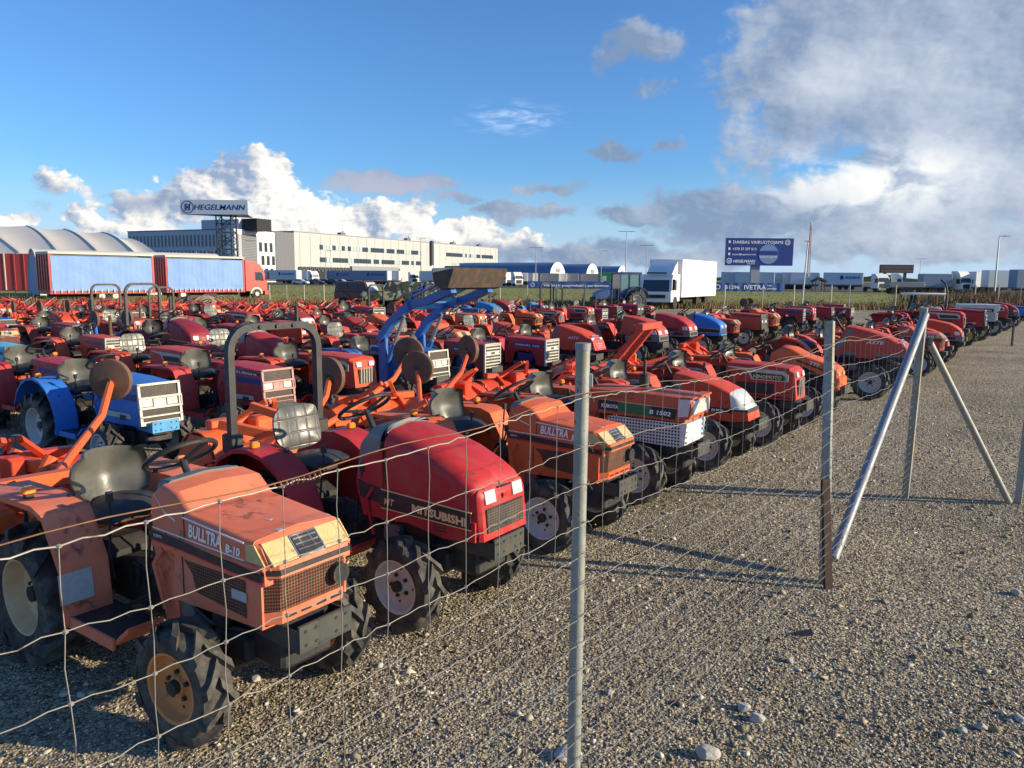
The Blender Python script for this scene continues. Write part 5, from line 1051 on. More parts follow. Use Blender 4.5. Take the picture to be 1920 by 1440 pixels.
RIMS = [((.60, .57, .50), (.60, .58, .52)), ((.60, .60, .60), (.62, .60, .58)), ((.50, .49, .46), (.5, .5, .48)), ((.48, .22, .09), (.74, .50, .27)), ((.62, .50, .10), (.55, .5, .3)), ((.5, .08, .05), (.5, .4, .3))]
LOOK = dict(wedge_cowl='yellowed wedge lamps', round_nose='long rounded bonnet', framed_box='square pale-framed front', slat_box='white slatted front', long_flat='long flat bonnet and pale side louvres',
    slant_wedge='straight sloping bonnet', tall_box='tall square bonnet', big_wedge='large sloping bonnet', wide_nose='wide wrapped headlamps', low_curve='thin low curved bonnet')
CN = {ORANGE: 'orange', ORANGE2: 'faded orange', RED: 'red', CRIM: 'crimson', MAR: 'dark red', BLUE: 'blue', LBLUE: 'pale blue', WHITE: 'white'}
def stack_parts(kind, lod):
    k = ('stack', kind)
    if k not in PR:
        mb = MB(iron if kind < 3 else rusty)
        if kind == 1: mb.cyl((-.1, .16, .9), (-.1, .16, 1.32), .045, None, 10); mb.cyl((-.1, .16, 1.32), (-.1, .16, 1.5), .018, None, 8)
        elif kind == 2: mb.tube([(-.1, .16, .9), (-.1, .16, 1.55), (-.16, .18, 1.75), (-.28, .2, 1.86)], .024, None, 8)
        else: mb.cyl((-.1, .16, .9), (-.1, .16, 1.42), .04, None, 10, .025)
        PR[k] = [P_('exhaust', mb)]
    return PR[k]
def tractor(u, v, style, col, label, lod=0, ang=0., rims=0, rops=0, seat=0, txt='', fender='flat', stack=0, steer=0., group='old compact tractors parked in rows', scale=1., seed=None, grl=None, brk=(.05, .058, .052), frim=None):
    rg = random.Random(seed if seed is not None else int(u*97+v*31)); t = thing('tractor', label, 'tractor', uv(u, v), R_(-35+ang), group); t.scale = (scale*(rg.uniform(.95, 1.07) if seed > 100 else 1), scale, scale*(rg.uniform(.95, 1.04) if seed > 100 else 1))
    r = RIMS[rims]; gr = grl or rg.choice([(.55, .53, .44), (.42, .41, .36), (.30, .30, .28), (.10, .10, .10), tuple(c*.9 for c in col), (.5, .5, .48)]); cols = dict(body=col, grl=gr, rim=frim or r[0], rrim=r[1], steer=R_(steer), brk=brk)
    dash = {'wedge_cowl': (-.44, 1.10), 'round_nose': (-.56, 1.16), 'big_wedge': (-.5, 1.22)}.get(style, (-.55, 1.05))
    spawn(common(lod, rops, seat, 1.37, fender, dash), t, cols, rg); spawn(hood_parts(style, lod, txt), t, cols, rg)
    if stack: spawn(stack_parts(stack, lod), t, cols, rg)
    return t
V0 = -3.13
t1 = tractor(2.27, V0, 'wedge_cowl', ORANGE2, 'faded orange tractor nearest the camera, with rusty front wheel and yellowed lamps', 0, 0, 3, 0, 0, 'x', steer=4, seed=1, frim=(.70, .27, .08))
tractor(3.71, V0+.02, 'round_nose', CRIM, 'crimson tractor with black roll bar, second from the camera in the front row', 0, 0, 0, 1, 1, 'MITSUBISHI', 'round', seed=2)
tractor(5.36, V0, 'wedge_cowl', ORANGE, 'bright orange wedge bonnet tractor behind the nearest fence post', 0, 0, 1, 0, 0, 'x', seed=3)
tractor(7.0, V0-.02, 'long_flat', (.56, .10, .035), 'orange red tractor with green name stripe and white louvred side', 0, 1, 0, 0, 0, '', seed=4)
tractor(8.67, V0+.04, 'slant_wedge', RED, 'red tractor with sloping bonnet and large pale nose lamps, fifth in the front row', 0, 0, 0, 0, 0, 'B92', seed=5)
tractor(10.36, V0+.13, 'tall_box', (.52, .04, .02), 'red tall bonnet tractor with gold letters on a green plate', 0, -1, 0, 0, 0, 'HINOMOTO', seed=6)
tractor(12.25, V0+.2, 'low_curve', ORANGE, 'orange tractor with thin curved bonnet behind the second fence post', 0, -2, 1, 0, 0, 'TTF', seed=7)
tractor(15.5, V0+.5, 'big_wedge', (.56, .06, .03), 'large red tractor with silver ribbed nose standing apart in the front row', 0, 3, 2, 0, 2, 'ASTE', 'round', scale=1.12, seed=8)
tractor(17.6, V0+.4, 'low_curve', (.6, .09, .03), 'orange red low bonnet tractor behind the leaning fence corner post', 1, 0, 0, 0, 0, 'TTF', seed=9)
tractor(19.8, V0+.75, 'wedge_cowl', (.50, .07, .04), 'red orange wedge bonnet tractor framed by the two fence braces', 1, 0, 1, 0, 0, 'x', seed=10)
tractor(21.6, V0+.7, 'slant_wedge', RED, 'red tractor directly behind the brace framed one in the front row', 1, 0, 1, seed=11)
tractor(23.3, V0+.8, 'wide_nose', RED, 'red wide lamped tractor, third beyond the fence corner', 1, 0, 2, seed=12)
tractor(25.2, V0+.7, 'slant_wedge', (.6, .06, .04), 'light red sloping bonnet tractor before the big crimson one', 1, 0, 0, seed=13)
tractor(27.8, V0+.45, 'tall_box', CRIM, 'big crimson square bonnet tractor with curved exhaust near the far end', 1, 0, 5, stack=2, scale=1.18, seed=14)
tractor(30.2, V0+.8, 'framed_box', CRIM, 'crimson tractor with square lamps just behind the big crimson one', 1, 0, 4, scale=1.2, seed=15)
tractor(33.2, V0+.95, 'long_flat', WHITE, 'white long bonnet tractor near the far end of the front row', 1, 4, 4, scale=1.25, seed=16)
tractor(36.4, V0+1.2, 'tall_box', CRIM, 'crimson tractor next beyond the white tractor', 1, 2, 2, scale=1.2, seed=17)
tractor(40.5, V0+1.4, 'wide_nose', MAR, 'dark red tractor second beyond the white tractor', 2, 0, 2, scale=1.1, seed=18)
tractor(44.0, V0+1.6, 'framed_box', BLUE, 'small blue nosed tractor at the very end of the front row', 2, 0, 1, seed=19)
for c_ in t1.children:
    for i_, sl_ in enumerate(c_.material_slots):
        if sl_.material == paint: sl_.link = 'OBJECT'; sl_.material = paint_old
mb = MB(paper); x_ = -1.37+.475; mb.loft([[(x_+.006, -.53, .47), (x_+.006, -.36, .47)], [(x_-.006, -.53, .63), (x_-.006, -.36, .63)]], paper, False, False); mb.build('sticker', t1)
# second row
V1 = -8.25
tractor(4.95, V1-2.45, 'slat_box', CRIM, 'crimson tractor close behind the bright blue one at the left edge', 0, 0, 1, 0, 0, '', 'flat', seed=21)
tractor(4.55, V1, 'framed_box', BLUE, 'bright blue tractor with cream framed front and white rims', 0, 0, 1, 0, 0, 'SATOH·MITSUBISHI', 'round', seed=22, grl=(.62, .60, .5), brk=(.07, .36, .72))
tractor(6.15, V1-.05, 'framed_box', (.50, .03, .03), 'crimson tractor with white side letters behind the black roll bar', 0, 0, 1, 0, 0, 'MITSUBISHI', 'flat', seed=23, grl=(.55, .25, .22))
tractor(7.65, V1+.0, 'tall_box', RED, 'red tractor with silver nose ribs behind the orange disc arms', 0, 0, 1, 0, 0, 'HINOMOTO', seed=24)
lt = tractor(9.3, V1-.1, 'framed_box', (.025, .13, .42), 'blue tractor carrying a raised front loader and rusty bucket', 0, 0, 2, 0, 0, 'MITSUBISHI', seed=25, grl=(.6, .58, .5))
tractor(10.9, V1-.2, 'slat_box', MAR, 'dark red tractor with tall white slatted grille right of the loader', 0, 0, 3, 0, 0, 'SHIBAURA   P 15F', seed=26, grl=(.58, .56, .48))
tractor(12.4, V1+.1, 'slat_box', CRIM, 'crimson open engined tractor with purple letters and rusty wheel', 0, 0, 3, 0, 0, 'SHIBAURA  K200', seed=27, grl=(.55, .54, .48))
tractor(14.1, V1+.1, 'big_wedge', RED, 'red tractor with white side letters behind the nearest post top', 0, 0, 1, 0, 0, 'ASTE', seed=28)
tractor(17.2, V1+.15, 'wide_nose', (.56, .05, .025), 'red tractor with wide lamps and grey grille band in mid yard', 0, 0, 2, 0, 0, 'PUT', scale=1.1, seed=29)
tractor(19.2, V1+.1, 'wide_nose', CRIM, 'crimson tractor right behind the wide lamped red one', 1, 0, 2, 0, 0, '', scale=1.1, seed=30)
tractor(21.0, V1+.3, 'round_nose', BLUE, 'blue rounded bonnet tractor between two red ones in the second row', 1, 0, 1, seed=31)
for k_, (u, st_, c_, lb_, rp_) in enumerate([(6.75, 'tall_box', RED, 'red tractor squeezed in right behind the crimson lettered tractor', 0), (8.3, 'round_nose', CRIM, 'crimson rounded tractor squeezed in behind the silver ribbed red one', 0),
        (11.1, 'framed_box', (.6, .06, .03), 'bright red tractor squeezed in behind the slatted dark red one', 0), (13.1, 'wedge_cowl', ORANGE, 'orange wedge lamped tractor behind the open engined crimson one', 0), (15.6, 'slant_wedge', RED, 'red sloping tractor right of the orange wedge lamped one in mid yard', 0)]):
    tractor(u, V1-2.6, st_, c_, lb_, 1, rnd()*4-2, 1, rp_, 1, '', seed=60+k_)
# loader of the blue tractor
lb = mat('loader_blue', (.025, .14, .44), .4, dirt=.25, coat=.2, rust=.3)
mb = MB(lb)
for s in (-1, 1):
    y = s*.45; mb.box((-.36, y, .72), (.16, .06, .95), lb, .01); mb.tube([(-.42, y, 1.15), (-.2, y, 1.42), (.22, y, 1.72), (.30, y, 1.74)], .06, lb, sq=(0, 1, 0)); mb.tube([(.22, y, 1.73), (.6, y, 1.80), (1.08, y, 1.98)], .06, lb, sq=(0, 1, 0))
    mb.tube([(-.30, y, .75), (.10, y, 1.55)], .028, steel, 8); mb.tube([(-.32, y, .70), (-.12, y, 1.1)], .04, lb, 8); mb.tube([(.30, y, 1.86), (.95, y, 2.12)], .026, steel, 8); mb.tube([(.18, y, 1.66), (.30, y, 1.92), (.5, y, 1.96)], .03, lb, 6); mb.tube([(.9, y, 2.18), (1.1, y, 1.98)], .025, lb, 6)
mb.cyl((.45, -.45, 1.78), (.45, .45, 1.78), .035, mat('loader_light_blue', (.10, .35, .65), .4), 10); mb.cyl((.15, -.45, 1.68), (.15, .45, 1.68), .04, MATS['loader_light_blue'], 10)
la = mb.build('loader_arm', lt)
mb = MB(blade); out_ = [(1.02, 1.93), (1.30, 2.02), (1.36, 2.26), (1.28, 2.33), (.86, 2.24)]; P2_ = [(.86, 2.24), (.80, 2.19), (.98, 1.90), (1.12, 1.90)]
prof = [(.86, 2.22), (.90, 2.06), (1.02, 1.97), (1.16, 2.0), (1.27, 2.28)]
mb.loft([[(x, -.66, z), (x, .66, z)] for x, z in prof], blade, False, False); mb.loft([[(x*.985+.01, .65, z+.012), (x*.985+.01, -.65, z+.012)] for x, z in prof], blade, False, False)
for s in (-1, 1): mb.poly(prof, s*.66-.006, s*.66+.006, blade)
mb.build('bucket', lt)
# ---- implements
impo = mat('implement_orange', rough=.5, usecol=True, var=.15, dirt=.3, rust=.7, dirtcol=(.2, .1, .05))
def tiller_parts(lod):
    if ('til', lod) in PR: return PR[('til', lod)]
    o = []; mb = MB(impo); n = 8 if lod < 2 else 5; w2 = .62
    ar = arc(0, .30, .34, 20, 175, n); mb.loft([[(x, y, z) for x, z in ar+[(x*.97, z-.015) for x, z in reversed(ar)]] for y in (-w2, w2)], impo)
    for s in (-1, 1): mb.poly([(-.30, .12), (-.34, .35), (-.1, .6), (.2, .6), (.30, .3), (.1, .12)], s*w2-.01, s*w2+.01)
    mb.loft([[(-.36, -w2, .34), (-.36, w2, .34)], [(-.52, -w2, .16), (-.52, w2, .16)], [(-.60, -w2, .10), (-.60, w2, .10)]], impo, False, False); o.append(P_('rotor_cover', mb, 'body'))
    mb = MB(impo); mb.box((.02, 0, .69), (.12, 1.0, .08), impo, .01); mb.box((.12, 0, .62), (.26, .2, .22), impo, .03)
    for s in (-1, 1): mb.tube([(.05, s*.26, .68), (.34, s*.05, .90)], .022, impo, sq=(0, 1, 0)); mb.tube([(.05, s*.3, .68), (.5, s*.3, .42)], .024, impo, sq=(0, 1, 0))
    mb.tube([(.34, 0, .90), (-.30, 0, .62)], .02, impo, 6); o.append(P_('hitch_frame', mb, 'body'))
    if lod < 2:
        mb = MB(iron); mb.cyl((0, -w2+.05, .28), (0, w2-.05, .28), .04, None, 8)
        for i in range(10):
            y = -w2+.12+i*.11; a = i*1.1; mb.tube([(0, y, .28), (.16*math.cos(a), y, .28+.16*math.sin(a)), (.2*math.cos(a+.4), y+.03, .28+.2*math.sin(a+.4))], .012, None, 4)
        o.append(P_('tines', mb))
    PR[('til', lod)] = o; return o
def tiller(u, v, col, label, lod=0, ang=0, group='rotary tillers behind the tractors', zr=0., loc=None, rz=None):
    t = thing('rotary_tiller', label, 'tiller', loc or uv(u, v, zr), R_(-35+ang) if rz is None else rz, group); spawn(tiller_parts(lod), t, dict(body=col), random.Random(3)); return t
def disc_arms(t, targets, col=ORANGE, yaw=None):
    """curved square tube arms with two thick depth discs; targets are world points"""
    bpy.context.view_layer.update(); inv = t.matrix_world.inverted()
    for k, (p, r, dark_) in enumerate(targets):
        q_ = inv @ Vector(p); mb = MB(impo); s = 1 if q_.y > 0 else -1; a0 = Vector((-.05, s*.35, .66)); L = q_-a0
        mb.tube([a0, a0+Vector((L.x*.45, L.y*.4, L.z*.10)), a0+Vector((L.x*.8, L.y*.8, L.z*.45)), q_-Vector((0, s*.0, .02))], .034, impo, 8)
        arm = mb.build('arm', t, col=col)
        mb = MB(discm, iron); mb.lathe([(0, -.035), (r*.25, -.03), (r*.86, -.035), (r, -.028), (r, .028), (r*.86, .035), (0, .035)], discm, 32); mb.cyl((0, -.05, 0), (0, .05, 0), r*.1, iron, 10)
        d = mb.build('depth_disc', t, q_); d.rotation_euler = (0, 0, R_(yaw[k] if yaw else 8*k-6))
ti = tiller(1.9, -5.35, ORANGE, 'orange tiller with a raised disc arm at the left edge behind the nearest tractor'); disc_arms(ti, [(at(208, 712, 1.15), .20, 0)], ORANGE, [32])
mb = MB(impo); mb.tube([(-.2, -.6, .78), (.1, .9, .82)], .045, impo, sq=(0, 0, 1)); mb.build('beam', ti, col=ORANGE)
ti = tiller(4.3, -5.55, ORANGE, 'orange tiller with two disc arms behind the crimson roll bar tractor'); disc_arms(ti, [(at(618, 705, 1.0), .22, 0), (at(766, 662, 1.15), .21, 0)], ORANGE, [4, 24])
mb = MB(impo); mb.tube([(-.4, -.3, .85), (.6, .3, .62)], .04, impo, sq=(0, 0, 1)); mb.tube([(-.5, .1, .95), (.5, .6, .62)], .035, impo, sq=(0, 0, 1)); mb.build('beam', ti, col=ORANGE)
ti = tiller(5.9, -5.5, (.55, .08, .03), 'red orange tiller with two curved disc arms behind the bright orange tractor'); disc_arms(ti, [(at(783, 690, 1.12), .19, 1), (at(878, 655, 1.15), .20, 0)], (.55, .08, .03), [20, -12])
for i, (u, c_) in enumerate([(7.1, RED), (8.7, (.6, .1, .04)), (10.4, RED), (12.2, RED), (15.3, (.5, .03, .02)), (17.8, RED), (19.8, RED), (21.5, (.6, .1, .04)), (23.2, RED)]):
    tiller(u, -5.45+.3*(u > 14), c_, '%s tiller standing behind tractor number %d of the front row' % ('orange' if c_[1] > .06 else 'red', [4, 5, 6, 7, 8, 9, 10, 11, 12][i]), 0 if u < 16 else 1, random.uniform(-4, 4))
t_ = thing('loading_frame', 'orange red front bucket frame lying behind the sloping bonnet tractor', 'frame', uv(12.6, -6.2, .35), R_(-30)); mb = MB(impo)
mb.loft([[(-.5, y, .25), (-.2, y, .1), (.2, y, .12), (.5, y, .4)] for y in (-.7, .7)], impo, False, False); c_ = mb.build('scoop', t_, col=(.6, .06, .03))
mb = MB(impo); mb.tube([(-.3, -.3, .2), (.3, -.25, .95)], .05, impo, sq=(0, 1, 0)); mb.tube([(-.3, .3, .2), (.3, .25, .95)], .05, impo, sq=(0, 1, 0)); mb.box((.33, 0, .97), (.14, 1.0, .12), impo, .01); mb.build('lift_frame', t_, col=(.62, .07, .03))
t_ = thing('plough_frame', 'orange square tube implement frame at the left edge behind the nearest tractor', 'implement', (*at(60, 875, .6).xy, 0), R_(-28)); mb = MB(impo)
mb.tube([(-.9, -.15, .62), (.1, -.1, .66), (.9, .0, .62)], .045, impo, sq=(0, 0, 1)); mb.tube([(-.7, .25, .42), (.2, .2, .44), (.8, .3, .40)], .04, impo, sq=(0, 0, 1)); mb.build('beam', t_, col=ORANGE)
for x in (-.55, -.1, .35): mb = MB(impo); mb.tube([(x, -.12, .62), (x+.1, .25, .42), (x+.2, .45, .05)], .03, impo, sq=(0, 1, 0)); mb.cyl((x, -.2, .5), (x+.02, -.05, .74), .05, impo, 10); mb.build('bracket', t_, col=ORANGE)
mb = MB(impo); mb.tube([(-.8, .3, .1), (.5, .5, .12)], .07, impo, 8); mb.build('roller', t_, col=(.6, .1, .04))
rq = random.Random(5); VN = 'blue second-row tractor|crimson lettered tractor|red silver-ribbed tractor|loader tractor|slatted dark red tractor|open engined tractor|red lettered tractor in mid yard|wide lamped tractor|blue rounded tractor'.split('|')
for k_, u in enumerate((4.6, 6.15, 7.65, 9.3, 10.9, 12.4, 14.2, 17.2, 21.0)):
    c3 = rq.choice([RED, (.6, .1, .04), ORANGE, RED, MAR]); tiller(u+rq.uniform(-.1, .1)+(.8 if u < 16 else 0), V1-(2.3 if u > 16 else 4.9), c3, '%s tiller standing some steps behind the %s' % (CN.get(c3, 'red orange'), VN[k_]), 1, rq.uniform(-5, 5))
    c3 = rq.choice([RED, (.6, .1, .04), ORANGE, RED]); tiller(u+rq.uniform(.2, .9), V1-(3.4 if u > 16 else 5.0), c3, '%s tiller lying farther back behind the %s' % (CN.get(c3, 'red orange'), VN[k_]), 1, rq.uniform(-40, 40))
VN2 = 'nearest orange|crimson roll bar|bright orange|louvred orange red|pale lamped|gold lettered|thin bonneted|silver ribbed'.split('|')
for k_, u in enumerate((2.6, 4.9, 6.7, 8.2, 9.6, 11.3, 13.4, 16.6)):
    c3 = rq.choice([RED, (.6, .1, .04), ORANGE, RED, MAR]); tiller(u, -6.75, c3, '%s tiller turned askew two steps behind the %s tractor' % (CN.get(c3, 'red orange'), VN2[k_]), 0 if u < 9 else 1, rq.uniform(-35, 35))
# ---- the remaining rows
ORD = 'first second third fourth fifth sixth seventh eighth ninth tenth eleventh twelfth thirteenth fourteenth fifteenth sixteenth seventeenth eighteenth nineteenth twentieth'.split()
def ordn(n): return ORD[n-1] if n <= 20 else ('twenty-'+ORD[n-21] if n < 30 else ('thirtieth' if n == 30 else 'thirty-'+ORD[n-31]))
styles = ['wedge_cowl', 'round_nose', 'framed_box', 'slat_box', 'slat_box', 'slant_wedge', 'tall_box', 'big_wedge', 'wide_nose', 'tall_box', 'framed_box', 'slant_wedge', 'framed_box', 'slat_box', 'wedge_cowl', 'tall_box', 'low_curve']
rg = random.Random(11); NTR = 0
special = {  # row, index: style, colour, rops, text
 (2, 1): ('slat_box', LBLUE, 0, ''), (2, 2): ('slat_box', RED, 0, ''), (2, 3): ('round_nose', (.25, .015, .03), 2, ''), (2, 5): ('framed_box', RED, 0, ''), (2, 4): ('framed_box', CRIM, 0, ''),
 (3, 1): ('wedge_cowl', MAR, 0, ''), (3, 3): ('tall_box', MAR, 2, 'L2002'), (3, 5): ('tall_box', MAR, 0, 'Zen-noh ZL')}
def in_yard(x, y):
    if y > 35+max(0, x)*.14 or (x < -7 and y > 27.5) or (x < -2 and y > 31): return False
    if False: return False
    return True
for row in range(1, 13):
    v = V1 if row == 1 else V1-6.6-4.25*(row-2); n = 0; u = 22.8 if row == 1 else 5.9 if row == 2 else 1.2+.423*(-v)/1.139+rg.uniform(0, .6)-1.0
    while u < 50:
        x, y, _ = uv(u, v); px, py, dd = proj((x, y, .7))
        if y > 2 and -120 < px < 1980 and in_yard(x, y):
            n += 1; dist = math.hypot(x, y); lod = 1 if dist < 22 else 2
            st = rg.choice(styles); c_ = rg.choice([RED, RED, CRIM, CRIM, CRIM, MAR, MAR, MAR, ORANGE, (.55, .07, .03), (.48, .04, .03), BLUE if rg.random() < .7 else CRIM, (.04, .22, .52) if rg.random() < .45 else RED, MAR])
            rp = 2 if rg.random() < .05 else 0; stk = rg.choice([0, 0, 0, 0, 1, 2, 3]) if row > 1 else 0; tx = rg.choice(['', 'SHIBAURA', 'MITSUBISHI', 'KUBOTA', 'YANMAR', 'ISEKI']) if lod < 2 else ''
            if (1095 < px < 1135 or 1170 < px < 1200) and 23 < y < 31: rp = 2
            if 850 < px < 1060 and row in (3, 4) and rg.random() < .65: c_ = (.04, .22, .52)
            if (row, n) in special: st, c_, rp, tx = special[(row, n)]
            if c_ in (BLUE, (.04, .22, .52)) and rg.random() < .6: st = 'framed_box'
            if st == 'wedge_cowl': tx = 'x'
            cn = CN.get(c_) or ('bright orange red' if c_[0] == .55 else 'brick red' if c_[0] == .48 else 'deep maroon' if c_[0] == .25 else 'light blue')
            lab = '%s tractor with %s%s, %s from left in row %s' % (cn, LOOK[st] if not rp else 'roll bar', '' if not stk else ' and stack', ordn(n), ORD[row]); lab = lab.replace('square pale-framed front', 'framed square front').replace('straight sloping bonnet', 'sloping bonnet').replace('white slatted front', 'slatted front')
            if rg.random() < .6 and dist < 32:
                c3 = rg.choice([RED, (.6, .1, .04), ORANGE, MAR]); tiller(u+rg.uniform(-.5, .5), v-3.35, c3, '%s implement, the farther one behind the %s tractor of row %s' % (CN.get(c3, 'red orange'), ordn(n), ORD[row]), 1, rg.uniform(-40, 40))
            tractor(u, v+rg.uniform(-.45, .45), st, c_, lab, lod, rg.uniform(-6, 6), rg.choice([0, 1, 1, 2, 2, 3, 4]), rp, rg.choice([0, 0, 1, 2]), tx, rg.choice(['flat', 'round']), stk, rg.uniform(-8, 8), scale=rg.uniform(.9, 1.08), seed=int(u*10+row)); NTR += 1
            if rg.random() < .85:
                c2 = rg.choice([RED, RED, (.5, .03, .02), ORANGE, MAR, CRIM, BLUE if rg.random() < .4 else RED])
                tb = tiller(u+rg.uniform(-.15, .15), v-2.35, c2, '%s tiller behind the %s tractor of row %s' % (CN.get(c2, 'dark red'), ordn(n), ORD[row]), 1 if lod == 1 else 2, rg.uniform(-6, 6))
                if rg.random() < .16 and dist < 40:
                    o_ = Vector(uv(u, v-2.9)); disc_arms(tb, [(o_+UL*k_+Vector((0, 0, 1.15)), .19, 0) for k_ in (-.3, .45)], c2)
        u += rg.uniform(1.5, 1.78) if row > 1 else rg.uniform(1.6, 2.1)
print('tractors', NTR)
# ---- heap of red implements at the back left
ng = 0
for j in range(9):
    for i in range(34):
        Y = 28.5+j*1.35+rg.uniform(-.3, .3); X = -27+i*1.2+rg.uniform(-.4, .4)-(j*.6)
        px, py, _ = proj((X, Y, .5))
        if px < -60 or px > 700 or X > -2 or (X > -7.5 and Y < 32): continue
        ng += 1; c_ = rg.choice([RED, (.60, .05, .03), (.5, .03, .02), CRIM, MAR, MAR, (.22, .02, .015), ORANGE, (.45, .4, .3) if rg.random() < .5 else RED, (.10, .10, .095), (.04, .14, .3) if rg.random() < .3 else CRIM])
        tiller(0, 0, c_, 'red or orange tilling implement in the crowded heap before the curtain lorry', 2, 0, 'red implements crowded at the back left', 0, (X, Y, rg.uniform(0, .12)), rg.uniform(-.9, .9)+(3.1 if rg.random() < .4 else 0))
for i in range(16):
    X = -9+i*1.3; Y = 43+rg.uniform(-.8, .8); tiller(0, 0, rg.choice([RED, RED, CRIM]), 'red tilling implement in the row in front of the off-road cars', 2, 0, 'red implements in front of the off-road cars', 0, (X, Y, .05), rg.uniform(-.5, .5)) if X < 1.5 else None
print('implements', ng)
# ---- big blue cab tractor
c = far(1158, 560, 50.); t_ = thing('cab_tractor', 'large blue tractor with glazed cab beside the white box lorry', 'tractor', (c.x, 50, 0), R_(-160)); bl = mat('deep_blue_paint', (.02, .045, .15), .35, coat=.4, dirt=.2)
mb = MB(bl); mb.loft([sec(.2, .2, .9, 1.55, .36, .06), sec(1.3, 1.25, .85, 1.45, .34, .07), sec(1.75, 1.6, .85, 1.3, .3, .08)], bl); mb.build('hood', t_); mb = MB(iron); mb.box((.8, 0, .75), (2.2, .4, .5), None, .05); mb.build('engine_block', t_)
mb = MB(bl); mb.box((-.6, 0, 2.5), (1.5, 1.4, .14), None, .04); 
for x in (.15, -.5, -1.25):
    for s in (-1, 1): mb.box((x, s*.64, 1.75), (.07, .07, 1.5))
mb.box((-.6, 0, 1.05), (1.5, 1.3, .3)); mb.build('cab_frame', t_); gl = mat('cab_glass', (.10, .20, .20), .1, coat=.5)
mb = MB(gl); mb.box((-.55, 0, 1.8), (1.38, 1.26, 1.2), None); mb.build('cab_glazing', t_)
mb = MB(bl)
for s in (-1, 1): ar = arc(-.9, .8, .88, 10, 170, 10); mb.loft([[(x, s*.55, z), (x, s*1.0, z), (x, s*1.0, z-.04), (x, s*.55, z-.04)] for x, z in ar], bl)
mb.build('fender', t_); mb = MB(iron); mb.tube([(.6, .3, 1.4), (.6, .3, 2.4)], .05, None, 8); mb.build('exhaust', t_)
for x, r, s in ((1.35, .46, .6), (-.9, .76, .75)):
    for k in (-1, 1): a_ = link('front_wheel' if x > 0 else 'rear_wheel', WH[1][2], t_, (x, k*s, r)); a_.scale = (r/.44, r/.44*1.1, r/.44); b2 = link('rim', WH[1][3], a_, col=(.5, .5, .5)); a_.rotation_euler = (0, .3, 0 if k < 0 else math.pi)
# sunshade roof and curved exhaust near the right end
t_ = thing('sunshade', 'flat pale sunshade canopy on two dark posts above the tractors at right', 'canopy', tuple(far(1714, 600, 38.).xy)+(0,), R_(-12)); mb = MB(vanl); p = far(1716, 551, 38.); mb.box((.3, 0, p.z), (1.75, 1.2, .10), None, .04); mb.build('canopy', t_); mb = MB(black)
for s in (-1, 1): mb.tube([(-.25, s*.3, .7), (-.1, s*.3, p.z)], .05, black, sq=(0, 1, 0))
mb.build('post', t_)
# ------------------------------------------------------------ near wire fence
postm = bpy.data.materials.new('weathered_post'); postm.use_nodes = True; t = NT(postm.node_tree); b = t.n['Principled BSDF']; tc = t.new('ShaderNodeTexCoord')
st = t.noise(t.vmath('MULTIPLY', tc.outputs['Object'], (14, 14, 1.6)), 1.6, 7, .65)[0]; st2 = t.noise(tc.outputs['Object'], 22, 6, .7)[0]
c = t.mix(t.ramp(st2, .3, .7), (.23, .25, .235), (.36, .37, .33)); c = t.mix(t.ramp(st, .52, .66), c, (.33, .25, .12)); c = t.mix(t.ramp(st2, .60, .70), c, (.16, .08, .035))
t.put(b.inputs['Base Color'], c); b.inputs['Roughness'].default_value = .55; b.inputs['Metallic'].default_value = .2
galv = mat('galvanised_tube', (.24, .26, .285), .5, .15, var=.25, scale=14, rust=.3, dirt=.2); wirem = mat('fence_wire', (.30, .28, .235), .5, .3, var=.3, scale=40, rust=.7); brownm = mat('brown_angle_iron', (.055, .028, .02), .7, .1, var=.3, dirt=.2)
p2 = Vector((2.25, 5.27, 0)); p3 = Vector((3.94, 7.48, 0)); fd = (p3-p2).normalized(); p1 = p2-fd*3.31; p0 = p1-fd*3.3; p4 = at(1908, 943)
F_ = thing('wire_fence', 'wire mesh fence on weathered steel posts running along the front row of tractors', 'fence', tuple(p1))
def post(a, b_, r=.028, m=postm, name='post', lab=None, capm=None):
    mb = MB(m); a = Vector(a)-p1; b_ = Vector(b_)-p1; mb.tube([a, a+(b_-a)*.5, b_], r, m, sq=(fd.y, -fd.x, 0)); o = mb.build(name, F_)
    if lab: o['label'] = lab
    return o
def up(p, h, dx=0, dy=0, s=-.05): return (p.x+dx, p.y+dy, h)
mb = MB(postm); mb.cyl((0, 0, -.05), (.004, 0, 1.905), .025, postm, 20); mb.cyl((.004, 0, 1.905), (.004, 0, 1.93), .0275, galv, 20); mb.box((.03, -.0, 1.80), (.02, .02, .05), galv, .004); o = mb.build('post', F_); o['label'] = 'round post with a pale cap'
t2 = at(1556, 602, 1.86); post((p2.x, p2.y, -.05), (t2.x, t2.y, 1.86), .029)
t3 = at(1733, 577, 1.9); b3 = at(1697, 933, 0); post((b3.x, b3.y, -.05), (t3.x, t3.y, 1.9), .030, lab='leaning corner post')
t4 = at(1915, 690, 1.45); t4b = Vector((p4.x+.03, p4.y, 1.75)); post((p4.x, p4.y, -.05), t4b, .030)
mb = MB(galv); a = at(1729, 590, 1.84)-p1; b_ = at(1562, 1048, .12)-p1; mb.cyl(a+Vector((0, -.05, 0)), b_, .038, galv, 18); mb.build('brace_tube', F_)
mb = MB(postm); a = at(1736, 640, 1.6)-p1; b_ = at(1892, 942, .02)-p1; mb.cyl(a+Vector((.03, 0, 0)), b_, .030, postm, 14); mb.box(a+Vector((.02, -.02, 0)), (.05, .05, .07), iron, .01); mb.build('brace_tube', F_)
mb = MB(brownm); q1 = at(1548, 1106, 0)-p1; q2 = at(1543, 899, .78)-p1
